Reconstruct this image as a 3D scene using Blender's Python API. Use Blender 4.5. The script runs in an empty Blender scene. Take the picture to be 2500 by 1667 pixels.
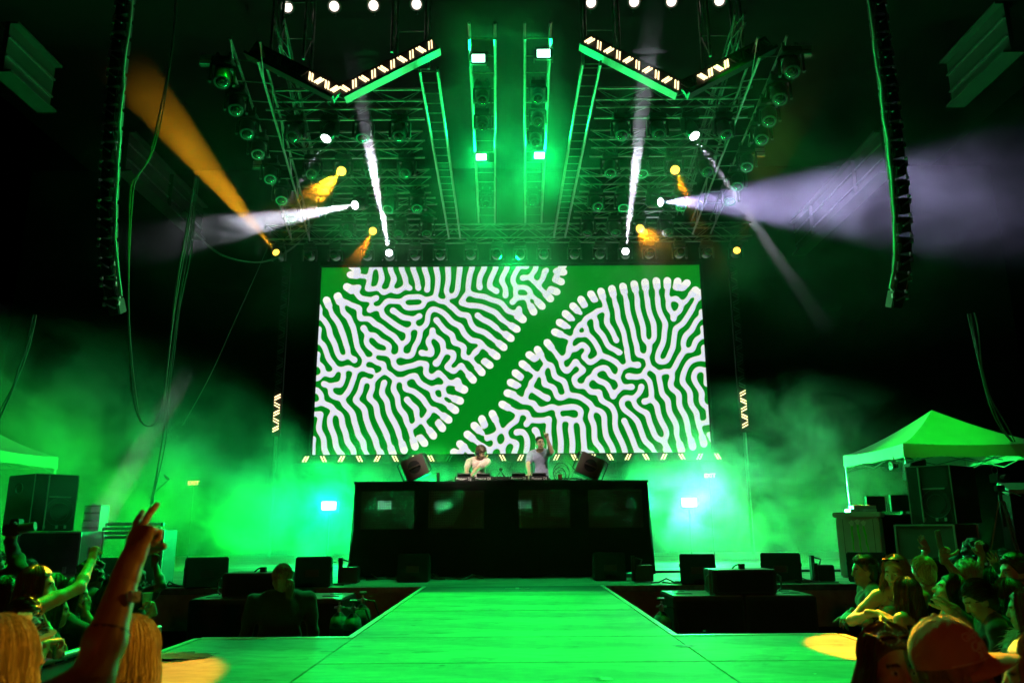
import bpy, bmesh, math, random
import numpy as np
from mathutils import Vector, Matrix, Euler

random.seed(7); RNG = np.random.default_rng(7)
SC = bpy.context.scene
COL = SC.collection
R = math.radians
PI = math.pi

# ------------------------------------------------------------------ camera
FPX = 1900.0                       # focal length in photograph pixels (2500 wide)
PITCH = R(13.27)
ROLL = R(0.4)
CAMZ = 0.87
cam_d = bpy.data.cameras.new('camera')
cam_d.sensor_width = 36.0
cam_d.lens = 36.0 * FPX / 2500.0
cam_d.clip_start = 0.05
cam_d.clip_end = 400
cam_d.dof.use_dof = True; cam_d.dof.focus_distance = 14.0; cam_d.dof.aperture_fstop = 3.2
cam = bpy.data.objects.new('camera', cam_d)
COL.objects.link(cam)
cam.location = (0, 0, CAMZ)
_M = Matrix.Rotation(R(90) + PITCH, 4, 'X') @ Matrix.Rotation(ROLL * -1.0, 4, 'Z')
cam.rotation_euler = _M.to_euler()
SC.camera = cam

# ------------------------------------------------------------------ world and exposure
W = bpy.data.worlds.new('World'); SC.world = W
W.use_nodes = True
_nt = W.node_tree
_bg = _nt.nodes.get('Background') or _nt.nodes.new('ShaderNodeBackground')
_sky = _nt.nodes.new('ShaderNodeTexSky'); _sky.sky_type = 'NISHITA'; _sky.sun_disc = False
_sky.sun_elevation = R(-9); _sky.sun_rotation = R(200)      # night: the sun is well down
_nt.links.new(_sky.outputs[0], _bg.inputs[0])
_bg.inputs[1].default_value = 0.02
SC.view_settings.view_transform = 'Standard'
SC.view_settings.look = 'None'
SC.view_settings.exposure = 0.0
SC.view_settings.gamma = 1.0
SC.view_settings.use_curve_mapping = False
SC.render.engine = 'CYCLES'
cy = SC.cycles
cy.use_denoising = True
try: cy.denoiser = 'OPENIMAGEDENOISE'
except Exception: pass
cy.max_bounces = 5; cy.diffuse_bounces = 2; cy.glossy_bounces = 3; cy.transmission_bounces = 3
cy.volume_bounces = 0; cy.transparent_max_bounces = 8
cy.volume_step_rate = 2.0; cy.volume_max_steps = 96
cy.use_adaptive_sampling = True; cy.adaptive_threshold = 0.03
cy.sample_clamp_indirect = 3.0
cy.use_light_tree = True
cy.caustics_reflective = False; cy.caustics_refractive = False

# ------------------------------------------------------------------ pixel -> place helper
_Rm = _M.to_3x3()
def ray(px, py):
    d = Vector(((px - 1250.0) / FPX, (833.5 - py) / FPX, -1.0))
    return _Rm @ d
def at(px, py, Y):
    d = ray(px, py); return Vector((0, 0, CAMZ)) + d * (Y / d.y)
def atz(px, py, z):
    d = ray(px, py); return Vector((0, 0, CAMZ)) + d * ((z - CAMZ) / d.z)

# ------------------------------------------------------------------ stage lights (colour, aim)
GREEN = (0.0, 1.0, 0.014); TEAL = (0.0, 1.0, 0.15); WHITE = (0.84, 0.82, 1.0); AMBER = (1.0, 0.36, 0.008)
def spot(name, loc, target, energy, color, deg, blend=0.3, size=0.05):
    l = bpy.data.lights.new(name, 'SPOT'); l.energy = energy; l.color = color
    l.spot_size = R(deg); l.spot_blend = blend; l.shadow_soft_size = size
    o = bpy.data.objects.new(name, l); COL.objects.link(o)
    o.location = loc
    o.rotation_euler = (Vector(target) - Vector(loc)).to_track_quat('-Z', 'Y').to_euler()
    return o
def area(name, loc, target, energy, color, sx, sy, spread=180):
    l = bpy.data.lights.new(name, 'AREA'); l.energy = energy; l.color = color
    l.shape = 'RECTANGLE'; l.size = sx; l.size_y = sy; l.spread = R(spread)
    o = bpy.data.objects.new(name, l); COL.objects.link(o)
    o.location = loc
    o.rotation_euler = (Vector(target) - Vector(loc)).to_track_quat('-Z', 'Y').to_euler()
    return o
ROWY = [14.2, 15.9, 17.8, 19.5, 21.5]      # depth of the overhead fixture rows
HZ = 8.55                                   # height of hanging heads
def head_at(px, py, Y, z=HZ):
    p = at(px, py, Y); return Vector((p.x * 1.0, Y, z))
# rig washes on catwalk and thrust, then ones added for smoke, crowd, arrays
spot('unseen_green_wash', (-0.7, 11.2, 12.4), (-0.4, 9.2, 0), 9500, GREEN, 24, 0.9, 0.15)
spot('unseen_green_wash', (0.7, 11.2, 12.4), (0.4, 5.4, 0), 12500, GREEN, 22, 1.0, 0.15)
spot('unseen_green_wash', (-5.2, 21.5, 0.9), (-10.2, 12.5, 1.3), 13000, GREEN, 40, 1.0, 0.15)  # unseen spot added near the floor to brighten the left smoke
spot('unseen_green_wash', (4.4, 21.5, 0.9), (8.4, 14.5, 0.9), 7500, GREEN, 38, 1.0, 0.15)  # its counterpart, added to brighten the smoke on the right
spot('unseen_green_wash', (-2.2, 10.9, 12.0), (-3.9, 6.0, 0.2), 13000, GREEN, 15, 0.8, 0.15)  # unseen, added to light the left crowd green
spot('unseen_green_wash', (2.2, 10.9, 12.0), (3.9, 6.2, 0.2), 7500, GREEN, 15, 0.8, 0.15)  # unseen, added to light the right crowd green
for s_ in (-1, 1): spot('unseen_green_wash', (1.2 * s_, 21.0, 2.2), (5.6 * s_, 11.2, 5.6), 6000, GREEN, 17, 0.8, 0.15)  # unseen pair added to bring green on to the speaker arrays
# floor strobes at the back of the stage (their housings are built further down)
STROBES = [(803, 1234, 1.0), (940, 1233, .45), (1080, 1233, .6), (1283, 1231, .35), (1547, 1229, .5), (1683, 1226, 1.3)]
STROBE_Y = 20.0
for px, py, k in STROBES:
    p = at(px, py, STROBE_Y)
    area('strobe_light', p + Vector((0, -0.08, 0)), p + Vector((0, -5, 0.6)), 520 * k, TEAL, 0.36, 0.2, 160)
pv = at(1683, 1226, STROBE_Y)
area('strobe_light', pv + Vector((0, -0.10, 0)), pv + Vector((0, -5, 0.6)), 60, (0.70, 0.62, 1.0), 0.3, 0.16, 140)
spot('floor_beam', at(1616, 1200, 20.2), at(1612, 1100, 20.1), 9000, WHITE, 7, 0.4, 0.04)
spot('floor_beam', at(862, 1195, 20.2), at(866, 1100, 20.1), 2500, TEAL, 6, 0.4, 0.04)
spot('unseen_green_wash', (0.0, 22.8, 8.6), (0.0, 18.0, 6.8), 3500, TEAL, 44, 1.0, 0.2)  # unseen spot added behind to backlight the smoke above the screen
RIGSTROBES = [(1168, 143), (1327, 131), (1175, 384), (1317, 380)]
for px, py in RIGSTROBES:
    p = atz(px, py, 8.75)
    area('rig_strobe_light', p + Vector((0, -0.08, 0)), p + Vector((0, -4, -2.5)), 230, TEAL, 0.3, 0.18, 150)
# moving-light beams
def beam(px, py, row, tgt, energy, color, deg, blend=0.25):
    p = head_at(px, py, ROWY[row] if row >= 0 else 16)
    BEAMS.append((p, Vector(tgt), color))
    d = (Vector(tgt) - p).normalized()
    return spot('beam_light', p + d * 0.28, tgt, energy, color, deg, blend, 0.04)
BEAMS = []; AMBER2 = (1.0, 0.25, 0.006)
beam(808, 269, 0, (-6.2, 10.0, -1.1), 70000, WHITE, 2.8, 0.6)
beam(881, 463, 2, at(100, 640, 11.5), 170000, WHITE, 9, 0.6)
beam(952, 589, 4, at(876, 190, 11.6), 1700000, WHITE, 2.2, 0.4)
beam(1525, 581, 4, at(1572, 200, 11.6), 750000, WHITE, 2.2, 0.4)
beam(1681, 257, 0, (6.67, 10.0, -1.1), 190000, WHITE, 3.4)
beam(1594, 451, 2, at(2500, 490, 12.0), 95000, (0.58, 0.49, 1.0), 21, 0.9)
beam(683, 589, 4, at(425, 310, 15.6), 230000, (1.0, 0.44, 0.01), 8.5)
beam(840, 356, 1, (-3.0, 3.4, 0.2), 120000, AMBER, 8)
beam(913, 534, 3, (-2.35, 4.75, 0.0), 32000, AMBER2, 4.4)
beam(1641, 336, 1, (2.62, 5.95, 0.0), 42000, AMBER2, 4.5)
beam(1560, 526, 3, (1.25, 2.5, 0.65), 60000, AMBER, 7)
beam(1794, 577, 4, at(1850, 470, 17.0), 2200, AMBER, 8)
# warm front light on the performers from unseen spots ahead of the front truss
spot('front_light', (-3.6, 3.5, 11.0), (-0.7, 15.4, 2.0), 15000, (1.0, 0.80, 0.66), 10, 0.5, 0.2)
spot('front_light', (3.2, 3.5, 11.0), (0.4, 15.4, 2.0), 7000, (1.0, 0.80, 0.70), 9, 0.5, 0.2)
spot('unseen_green_wash', (2.0, 11.0, 12.0), (7.9, 14.6, 2.0), 7000, GREEN, 14, 0.8, 0.15)  # unseen green spot added to brighten the right tent and cooler
spot('unseen_green_wash', (-2.0, 11.0, 12.0), (-9.5, 13.0, 1.0), 3000, GREEN, 15, 0.8, 0.15)  # unseen green spot added for the left tent side
# amber audience light from the right side of the arena
spot('house_light', (8.5, 4.4, 5.6), (-1.5, 2.6, 0.40), 6500, (1.0, 0.50, 0.03), 7.0, 0.5, 0.25)
# dim warm house light reaching the audience from the tower behind the camera
spot('house_light', (-2.5, -9.0, 3.6), (0.0, 3.0, 0.2), 260, (1.0, 0.15, 0.035), 50, 0.8, 0.3)

# ------------------------------------------------------------------ materials
MATS = {}
def mat(name, color, rough=0.6, metal=0.0, var=0.12, scale=6.0, bump=0.0, bscale=60.0, emit=None, estr=0.0, spec=0.5, alpha=1.0, coat=0.0, stretch=None, trans=0.0, sheen=0.0):
    if name in MATS: return MATS[name]
    m = bpy.data.materials.new(name); m.use_nodes = True
    nt = m.node_tree; b = nt.nodes['Principled BSDF']
    b.inputs['Roughness'].default_value = rough; b.inputs['Metallic'].default_value = metal
    b.inputs['Specular IOR Level'].default_value = spec
    b.inputs['Coat Weight'].default_value = coat
    b.inputs['Transmission Weight'].default_value = trans
    b.inputs['Alpha'].default_value = alpha
    b.inputs['Sheen Weight'].default_value = sheen
    tc = nt.nodes.new('ShaderNodeTexCoord')
    src = tc.outputs['Object']
    if stretch:
        mp = nt.nodes.new('ShaderNodeMapping'); mp.inputs['Scale'].default_value = stretch
        nt.links.new(src, mp.inputs[0]); src = mp.outputs[0]
    n = nt.nodes.new('ShaderNodeTexNoise'); n.inputs['Scale'].default_value = scale; n.inputs['Detail'].default_value = 5
    nt.links.new(src, n.inputs['Vector'])
    r = nt.nodes.new('ShaderNodeValToRGB')
    lo = [max(0, c * (1 - var)) for c in color]; hi = [min(1, c * (1 + var)) for c in color]
    r.color_ramp.elements[0].position = 0.3; r.color_ramp.elements[1].position = 0.7
    r.color_ramp.elements[0].color = (*lo, 1); r.color_ramp.elements[1].color = (*hi, 1)
    nt.links.new(n.outputs['Fac'], r.inputs[0]); nt.links.new(r.outputs[0], b.inputs['Base Color'])
    if bump:
        n2 = nt.nodes.new('ShaderNodeTexNoise'); n2.inputs['Scale'].default_value = bscale; n2.inputs['Detail'].default_value = 4
        nt.links.new(src, n2.inputs['Vector'])
        bp = nt.nodes.new('ShaderNodeBump'); bp.inputs['Strength'].default_value = bump; bp.inputs['Distance'].default_value = 0.01
        nt.links.new(n2.outputs['Fac'], bp.inputs['Height']); nt.links.new(bp.outputs[0], b.inputs['Normal'])
    if emit:
        b.inputs['Emission Color'].default_value = (*emit, 1); b.inputs['Emission Strength'].default_value = estr
    MATS[name] = m; return m

# ------------------------------------------------------------------ object helpers
def link(name, data, parent=None):
    o = bpy.data.objects.new(name, data); COL.objects.link(o)
    if parent is not None: o.parent = parent
    return o
def tag(o, label=None, cat=None, group=None, kind=None):
    if label: o['label'] = label
    if cat: o['category'] = cat
    if group: o['group'] = group
    if kind: o['kind'] = kind
    return o
def thing(name, label, cat, loc=(0, 0, 0), rz=0.0, group=None):
    o = link(name, None); o.location = loc; o.rotation_euler = (0, 0, rz); o.empty_display_size = 0.2
    return tag(o, label, cat, group)
def copy_tree(o, parent=None):
    c = o.copy(); COL.objects.link(c)
    c.parent = parent
    for ch in list(o.children): copy_tree(ch, c)
    return c

class MB:
    """collects shapes and links them as ONE mesh object"""
    def __init__(s): s.v = []; s.f = []; s.m = []; s.mi = 0
    def add(s, vs, fs):
        k = len(s.v); s.v += [tuple(v) for v in vs]
        for f in fs: s.f.append(tuple(i + k for i in f)); s.m.append(s.mi)
        return s
    def box(s, c, sz, rot=None, taper=(1, 1), bev=0.0):
        x, y, z = sz[0] / 2, sz[1] / 2, sz[2] / 2
        vs = []
        for zz, t in ((-z, 1), (z, None)):
            tx, ty = (1, 1) if t else taper
            vs += [Vector((-x * tx, -y * ty, zz)), Vector((x * tx, -y * ty, zz)), Vector((x * tx, y * ty, zz)), Vector((-x * tx, y * ty, zz))]
        if rot is not None: vs = [rot @ v for v in vs]
        vs = [v + Vector(c) for v in vs]
        return s.add(vs, [(3, 2, 1, 0), (4, 5, 6, 7), (0, 1, 5, 4), (1, 2, 6, 5), (2, 3, 7, 6), (3, 0, 4, 7)])
    def tube(s, pts, r, n=6, caps=True, r2=None):
        pts = [Vector(p) for p in pts]; rings = []
        N = len(pts)
        up = None
        for i, p in enumerate(pts):
            d = (pts[min(i + 1, N - 1)] - pts[max(i - 1, 0)])
            if d.length < 1e-9: d = Vector((0, 0, 1))
            d.normalize()
            if up is None:
                a = Vector((0, 0, 1)) if abs(d.z) < 0.9 else Vector((1, 0, 0))
                up = d.cross(a).normalized()
            u = (up - d * up.dot(d))
            if u.length < 1e-6: u = d.orthogonal()
            u.normalize(); up = u; w = d.cross(u)
            rr = r if r2 is None else r + (r2 - r) * i / max(1, N - 1)
            rings.append([p + u * (rr * math.cos(2 * PI * k / n)) + w * (rr * math.sin(2 * PI * k / n)) for k in range(n)])
        vs = [v for rg in rings for v in rg]; fs = []
        for i in range(N - 1):
            for k in range(n):
                k2 = (k + 1) % n
                fs.append((i * n + k, i * n + k2, (i + 1) * n + k2, (i + 1) * n + k))
        if caps: fs += [tuple(range(n - 1, -1, -1)), tuple((N - 1) * n + k for k in range(n))]
        return s.add(vs, fs)
    def lathe(s, prof, n=16, c=(0, 0, 0), rot=None):
        vs = []; fs = []
        for (r, z) in prof:
            for k in range(n):
                a = 2 * PI * k / n; v = Vector((r * math.cos(a), r * math.sin(a), z))
                if rot is not None: v = rot @ v
                vs.append(v + Vector(c))
        for i in range(len(prof) - 1):
            for k in range(n):
                k2 = (k + 1) % n
                fs.append((i * n + k, i * n + k2, (i + 1) * n + k2, (i + 1) * n + k))
        if prof[0][0] > 1e-5: fs.append(tuple(range(n - 1, -1, -1)))
        if prof[-1][0] > 1e-5: fs.append(tuple((len(prof) - 1) * n + k for k in range(n)))
        return s.add(vs, fs)
    def prism(s, poly, d0, d1, M=None):
        """poly: (a,b) outline in the xz plane, extruded along y from d0 to d1"""
        n = len(poly)
        vs = [Vector((a, d0, b)) for a, b in poly] + [Vector((a, d1, b)) for a, b in poly]
        if M is not None: vs = [M @ v for v in vs]
        fs = [tuple(range(n)), tuple(range(2 * n - 1, n - 1, -1))]
        for i in range(n): j = (i + 1) % n; fs.append((j, i, n + i, n + j))
        return s.add(vs, fs)
    def mesh(s, name, mats, smooth=False, bev=0.0):
        me = bpy.data.meshes.new(name)
        me.from_pydata(s.v, [], s.f)
        if not isinstance(mats, (list, tuple)): mats = [mats]
        for m in mats: me.materials.append(m)
        if any(s.m): me.polygons.foreach_set('material_index', s.m)
        bm = bmesh.new(); bm.from_mesh(me)
        bmesh.ops.recalc_face_normals(bm, faces=bm.faces)
        if bev:
            es = [e for e in bm.edges if len(e.link_faces) == 2 and e.calc_face_angle(0) > 0.6]
            bmesh.ops.bevel(bm, geom=es, offset=bev, segments=2, affect='EDGES', clamp_overlap=True)
        bm.to_mesh(me); bm.free()
        if smooth:
            me.polygons.foreach_set('use_smooth', [True] * len(me.polygons))
            try: me.set_sharp_from_angle(angle=R(40))
            except Exception: pass
        me.update(); return me
    def build(s, name, mats, parent=None, smooth=False, bev=0.0):
        return link(name, s.mesh(name, mats, smooth, bev), parent)

def text_mesh(txt, size, ext=0.0, bold=False, shear=0.0):
    c = bpy.data.curves.new('lettering', 'FONT'); c.body = txt; c.size = size; c.extrude = ext
    c.align_x = 'CENTER'; c.align_y = 'CENTER'; c.shear = shear; c.resolution_u = 3
    if bold: c.offset = size * 0.02
    o = bpy.data.objects.new('lettering', c); COL.objects.link(o)
    dg = bpy.context.evaluated_depsgraph_get()
    me = bpy.data.meshes.new_from_object(o.evaluated_get(dg))
    bpy.data.objects.remove(o); bpy.data.curves.remove(c)
    me.name = 'lettering'; return me
def lettering(txt, size, m, parent, loc, rot, ext=0.001, bold=False, shear=0.0, name='lettering'):
    me = text_mesh(txt, size, ext, bold, shear); me.materials.clear(); me.materials.append(m)
    o = link(name, me, parent); o.location = loc; o.rotation_euler = rot; return o

# common materials
M_BLACK = mat('black_paint', (0.018, 0.018, 0.02), 0.5, bump=0.1, bscale=200)
M_BLACKMATT = mat('black_matt', (0.012, 0.012, 0.013), 0.85)
M_CASE = mat('case_laminate', (0.03, 0.03, 0.032), 0.45, bump=0.15, bscale=300)
M_ALU = mat('aluminium', (0.55, 0.55, 0.56), 0.35, metal=0.9, var=0.2, scale=20, bump=0.05)
M_DARKALU = mat('dark_steel', (0.16, 0.16, 0.17), 0.4, metal=0.7, var=0.3, scale=15)
M_STEEL = mat('galvanised_steel', (0.30, 0.30, 0.30), 0.4, metal=0.8, var=0.25, scale=12, bump=0.05)
M_RUBBER = mat('rubber', (0.02, 0.02, 0.02), 0.8)
M_CLOTH = mat('black_drape', (0.004, 0.004, 0.004), 0.95, bump=0.3, bscale=30, sheen=0.1)
M_GRILLE = mat('speaker_grille', (0.025, 0.025, 0.025), 0.5, metal=0.4, bump=0.6, bscale=400)
M_CABLE = mat('cable_rubber', (0.03, 0.03, 0.03), 0.55)
M_CABLELIT = mat('cable_rubber_lit', (0.12, 0.12, 0.12), 0.5)  # cable rubber again, paler so that the light on it is in the colour
M_LED = mat('led_bar_lit', (0.9, 0.8, 0.6), 0.5, emit=(1.0, 0.72, 0.38), estr=2.2)
M_LEDOFF = mat('led_bar_unlit', (0.05, 0.05, 0.06), 0.4)
M_LENS_W = mat('lens_white_lit', (0.9, 0.9, 0.9), 0.3, emit=(0.92, 0.9, 1.0), estr=14)
M_LENS_A = mat('lens_amber_lit', (0.9, 0.7, 0.4), 0.3, emit=(1.0, 0.55, 0.06), estr=3.2)
M_LENS_G = mat('strobe_face_lit', (0.6, 0.9, 0.7), 0.3, emit=(0.45, 1.0, 0.72), estr=9)
M_LENS_OFF = mat('lens_glass_dark', (0.02, 0.03, 0.03), 0.08, spec=0.9, coat=0.6)
M_WARMLAMP = mat('warm_lamp_face', (0.9, 0.85, 0.8), 0.3, emit=(1.0, 0.86, 0.72), estr=2.0)
M_WHITEPANEL = mat('pale_panel', (0.5, 0.5, 0.5), 0.5)
# ------------------------------------------------------------------ the ground, decks and roof
M_GROUND = mat('pit_asphalt', (0.04, 0.04, 0.04), 0.85, var=0.3, scale=2, bump=0.3, bscale=40)
def deck_material():
    m = bpy.data.materials.new('deck_paint'); m.use_nodes = True
    nt = m.node_tree; b = nt.nodes['Principled BSDF']; L = nt.links
    tc = nt.nodes.new('ShaderNodeTexCoord')
    def noise(scale, det, mp=None, rough=0.6, dist=0.0):
        n = nt.nodes.new('ShaderNodeTexNoise'); n.inputs['Scale'].default_value = scale; n.inputs['Detail'].default_value = det
        n.inputs['Roughness'].default_value = rough; n.inputs['Distortion'].default_value = dist
        if mp:
            q = nt.nodes.new('ShaderNodeMapping'); q.inputs['Scale'].default_value = mp; L.new(tc.outputs['Object'], q.inputs[0]); L.new(q.outputs[0], n.inputs['Vector'])
        else: L.new(tc.outputs['Object'], n.inputs['Vector'])
        return n
    n1 = noise(0.9, 6, (0.6, 1.6, 1)); n2 = noise(5, 8, (1, 2.2, 1), 0.7); n3 = noise(160, 2)
    n4 = noise(2.6, 7, (0.8, 1.7, 1), 0.7, 0.9)
    def ramp(n, p0, p1, c0, c1):
        r = nt.nodes.new('ShaderNodeValToRGB'); e = r.color_ramp.elements
        e[0].position = p0; e[1].position = p1; e[0].color = (c0, c0, c0, 1); e[1].color = (c1, c1, c1, 1)
        L.new(n.outputs['Fac'], r.inputs[0]); return r
    a = ramp(n1, .34, .66, .62, 1.2); c = ramp(n2, .32, .70, .70, 1.15); d = ramp(n3, .3, .7, .85, 1.12); s = ramp(n4, .33, .42, .50, 1.0)
    def mul(x, y):
        q = nt.nodes.new('ShaderNodeMix'); q.data_type = 'RGBA'; q.blend_type = 'MULTIPLY'; q.inputs[0].default_value = 1
        L.new(x, q.inputs[6]); L.new(y, q.inputs[7]); return q.outputs[2]
    base = nt.nodes.new('ShaderNodeRGB'); base.outputs[0].default_value = (0.44, 0.40, 0.35, 1)
    col = mul(mul(mul(mul(base.outputs[0], a.outputs[0]), c.outputs[0]), d.outputs[0]), s.outputs[0])
    L.new(col, b.inputs['Base Color'])
    b.inputs['Specular IOR Level'].default_value = 0.25
    rr = ramp(n2, .3, .7, .55, .8); L.new(rr.outputs[0], b.inputs['Roughness'])
    bp = nt.nodes.new('ShaderNodeBump'); bp.inputs['Strength'].default_value = 0.25; bp.inputs['Distance'].default_value = 0.004
    L.new(n3.outputs['Fac'], bp.inputs['Height']); L.new(bp.outputs[0], b.inputs['Normal'])
    return m
M_DECK = deck_material()
M_TRIM = mat('deck_edge_trim', (0.55, 0.53, 0.48), 0.45, metal=0.3, var=0.15)
M_SKIRT = mat('stage_skirt', (0.012, 0.012, 0.012), 0.9, bump=0.2, bscale=12)

GZ = -1.1
g = MB().add([(-150, -60, GZ), (150, -60, GZ), (150, 200, GZ), (-150, 200, GZ)], [(0, 1, 2, 3)]).build('ground', M_GROUND)
tag(g, 'dark asphalt floor of the pit and arena', kind='structure')

STY = 12.0                        # front edge of the main stage
m_ = MB().box((0, (STY + 26) / 2, -0.3), (36, 26 - STY, 0.592))
st = m_.build('main_stage', M_DECK); tag(st, 'wide main stage deck behind the booth', kind='structure')
MB().box((0, STY + 0.04, -0.847), (36, 0.06, 0.5)).build('skirt', M_SKIRT, st)
MB().box((0, STY - 0.012, -0.05), (36, 0.02, 0.08)).build('edge_strip', M_DARKALU, st)

CX0, CX1, TX0, TX1, TY0, TY1 = -1.29, 1.27, -2.52, 2.60, 3.55, 6.62
th = link('thrust_stage', None); tag(th, 'grey plywood runway widening to a low square deck in the pit', kind='structure')
core = MB().box(((CX0 + CX1) / 2, (TY1 + STY) / 2 - 0.02, (GZ - 0.04) / 2), (CX1 - CX0 - 0.02, STY - TY1 - 0.06, -GZ - 0.04))
core.box(((TX0 + TX1) / 2, (TY0 + TY1) / 2, (GZ - 0.045) / 2), (TX1 - TX0 - 0.02, TY1 - TY0 - 0.02, -GZ - 0.046)); core.build('skirt', M_SKIRT, th)
_pm = {}
def panel(x0, x1, y0, y1, z=0.0, m=M_DECK):
    k = (round(x1 - x0, 3), round(y1 - y0, 3), m.name)
    if k not in _pm: _pm[k] = MB().box((0, 0, -0.02), (x1 - x0 - 0.006, y1 - y0 - 0.006, 0.04)).mesh('deck_panel', m, bev=0.003)
    o = link('deck_panel', _pm[k], th); o.location = ((x0 + x1) / 2, (y0 + y1) / 2, z + random.uniform(-.0015, .0015)); return o
M_DARKDECK = mat('dark_deck_paint', (0.07, 0.07, 0.065), 0.5, var=0.3, scale=5, bump=0.1)
panel(CX0, CX1, 11.0, STY - 0.03, 0, M_DARKDECK)
yy = [11.0, 9.8, 8.6, 7.4, TY1 - 0.0]
for a, b in zip(yy[:-1], yy[1:]): panel(CX0, CX1, b, a)
for a, b in ((TY1, 5.42), (5.42, 4.2), (4.2, TY0)):
    panel(CX0, CX1, b, a); panel(TX0, CX0, b, a); panel(CX1, TX1, b, a)
for x, y0, y1 in ((CX0 - .025, TY1, STY - .03), (CX1 + .025, TY1, STY - .03), (TX0 - .025, TY0, TY1), (TX1 + .025, TY0, TY1)):
    MB().box((x, (y0 + y1) / 2, -0.025), (0.05, y1 - y0, 0.06)).build('edge_strip', M_TRIM, th)
for x0, x1 in ((TX0, CX0 - .05), (CX1 + .05, TX1)):
    MB().box(((x0 + x1) / 2, TY1 + .026, -0.025), (x1 - x0, 0.05, 0.06)).build('edge_strip', M_TRIM, th)
tp = MB().box((0.05, 11.5, 0.004), (0.34, 0.05, 0.003)).box((0.05, 11.5, 0.0045), (0.05, 0.26, 0.003)).build('tape_mark', M_WHITEPANEL, th)
def patch(name, px, py, w, d, m, sd, z=.0035, label=None):
    p = atz(px, py, 0); rg = random.Random(sd); n = 26
    vs = [(p.x + w / 2 * math.cos(2 * PI * i / n) * rg.uniform(.55, 1.1), p.y + d / 2 * math.sin(2 * PI * i / n) * rg.uniform(.55, 1.1), z) for i in range(n)]
    mb = MB().add([(p.x, p.y, z)] + vs, [(0, 1 + i, 1 + (i + 1) % n) for i in range(n)]); o = mb.build(name, m, th)
    if label: o['label'] = label
    return o
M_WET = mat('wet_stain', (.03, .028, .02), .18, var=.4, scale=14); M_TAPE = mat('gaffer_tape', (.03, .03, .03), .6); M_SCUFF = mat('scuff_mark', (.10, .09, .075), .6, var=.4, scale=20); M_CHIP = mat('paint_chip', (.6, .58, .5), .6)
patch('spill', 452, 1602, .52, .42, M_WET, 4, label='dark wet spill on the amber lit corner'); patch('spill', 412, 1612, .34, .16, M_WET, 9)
for i, (px, py, w, d) in enumerate(((1670, 1577, .20, .16), (552, 1563, .05, .03), (1010, 1527, .05, .04), (1080, 1625, .05, .05), (1150, 1470, .03, .03), (905, 1455, .06, .03), (1460, 1657, .06, .05), (1265, 1478, .05, .03), (800, 1590, .16, .04), (870, 1578, .12, .03), (1390, 1560, .05, .03), (1555, 1480, .06, .03), (1720, 1540, .03, .03))): patch('tape_scrap' if i < 2 else 'scuff_mark', px, py, w, d, M_TAPE if i < 2 else M_SCUFF, 20 + i)
patch('paint_chip', 1478, 1657, .10, .12, M_CHIP, 3); patch('paint_chip', 1990, 1645, .02, .03, M_CHIP, 5)

roof = MB().box((0, 18.6, 13.4), (30, 17, 0.3)).build('stage_roof', mat('roof_sheet', (0.006, 0.006, 0.006), 0.9, bump=0.2, bscale=8)); tag(roof, 'dark roof over the stage', kind='structure')
bw = MB().box((0, 25.6, 6.6), (34, 0.2, 13.2)).build('back_wall', M_CLOTH); tag(bw, 'black drape wall at the back of the stage', kind='structure')

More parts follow.
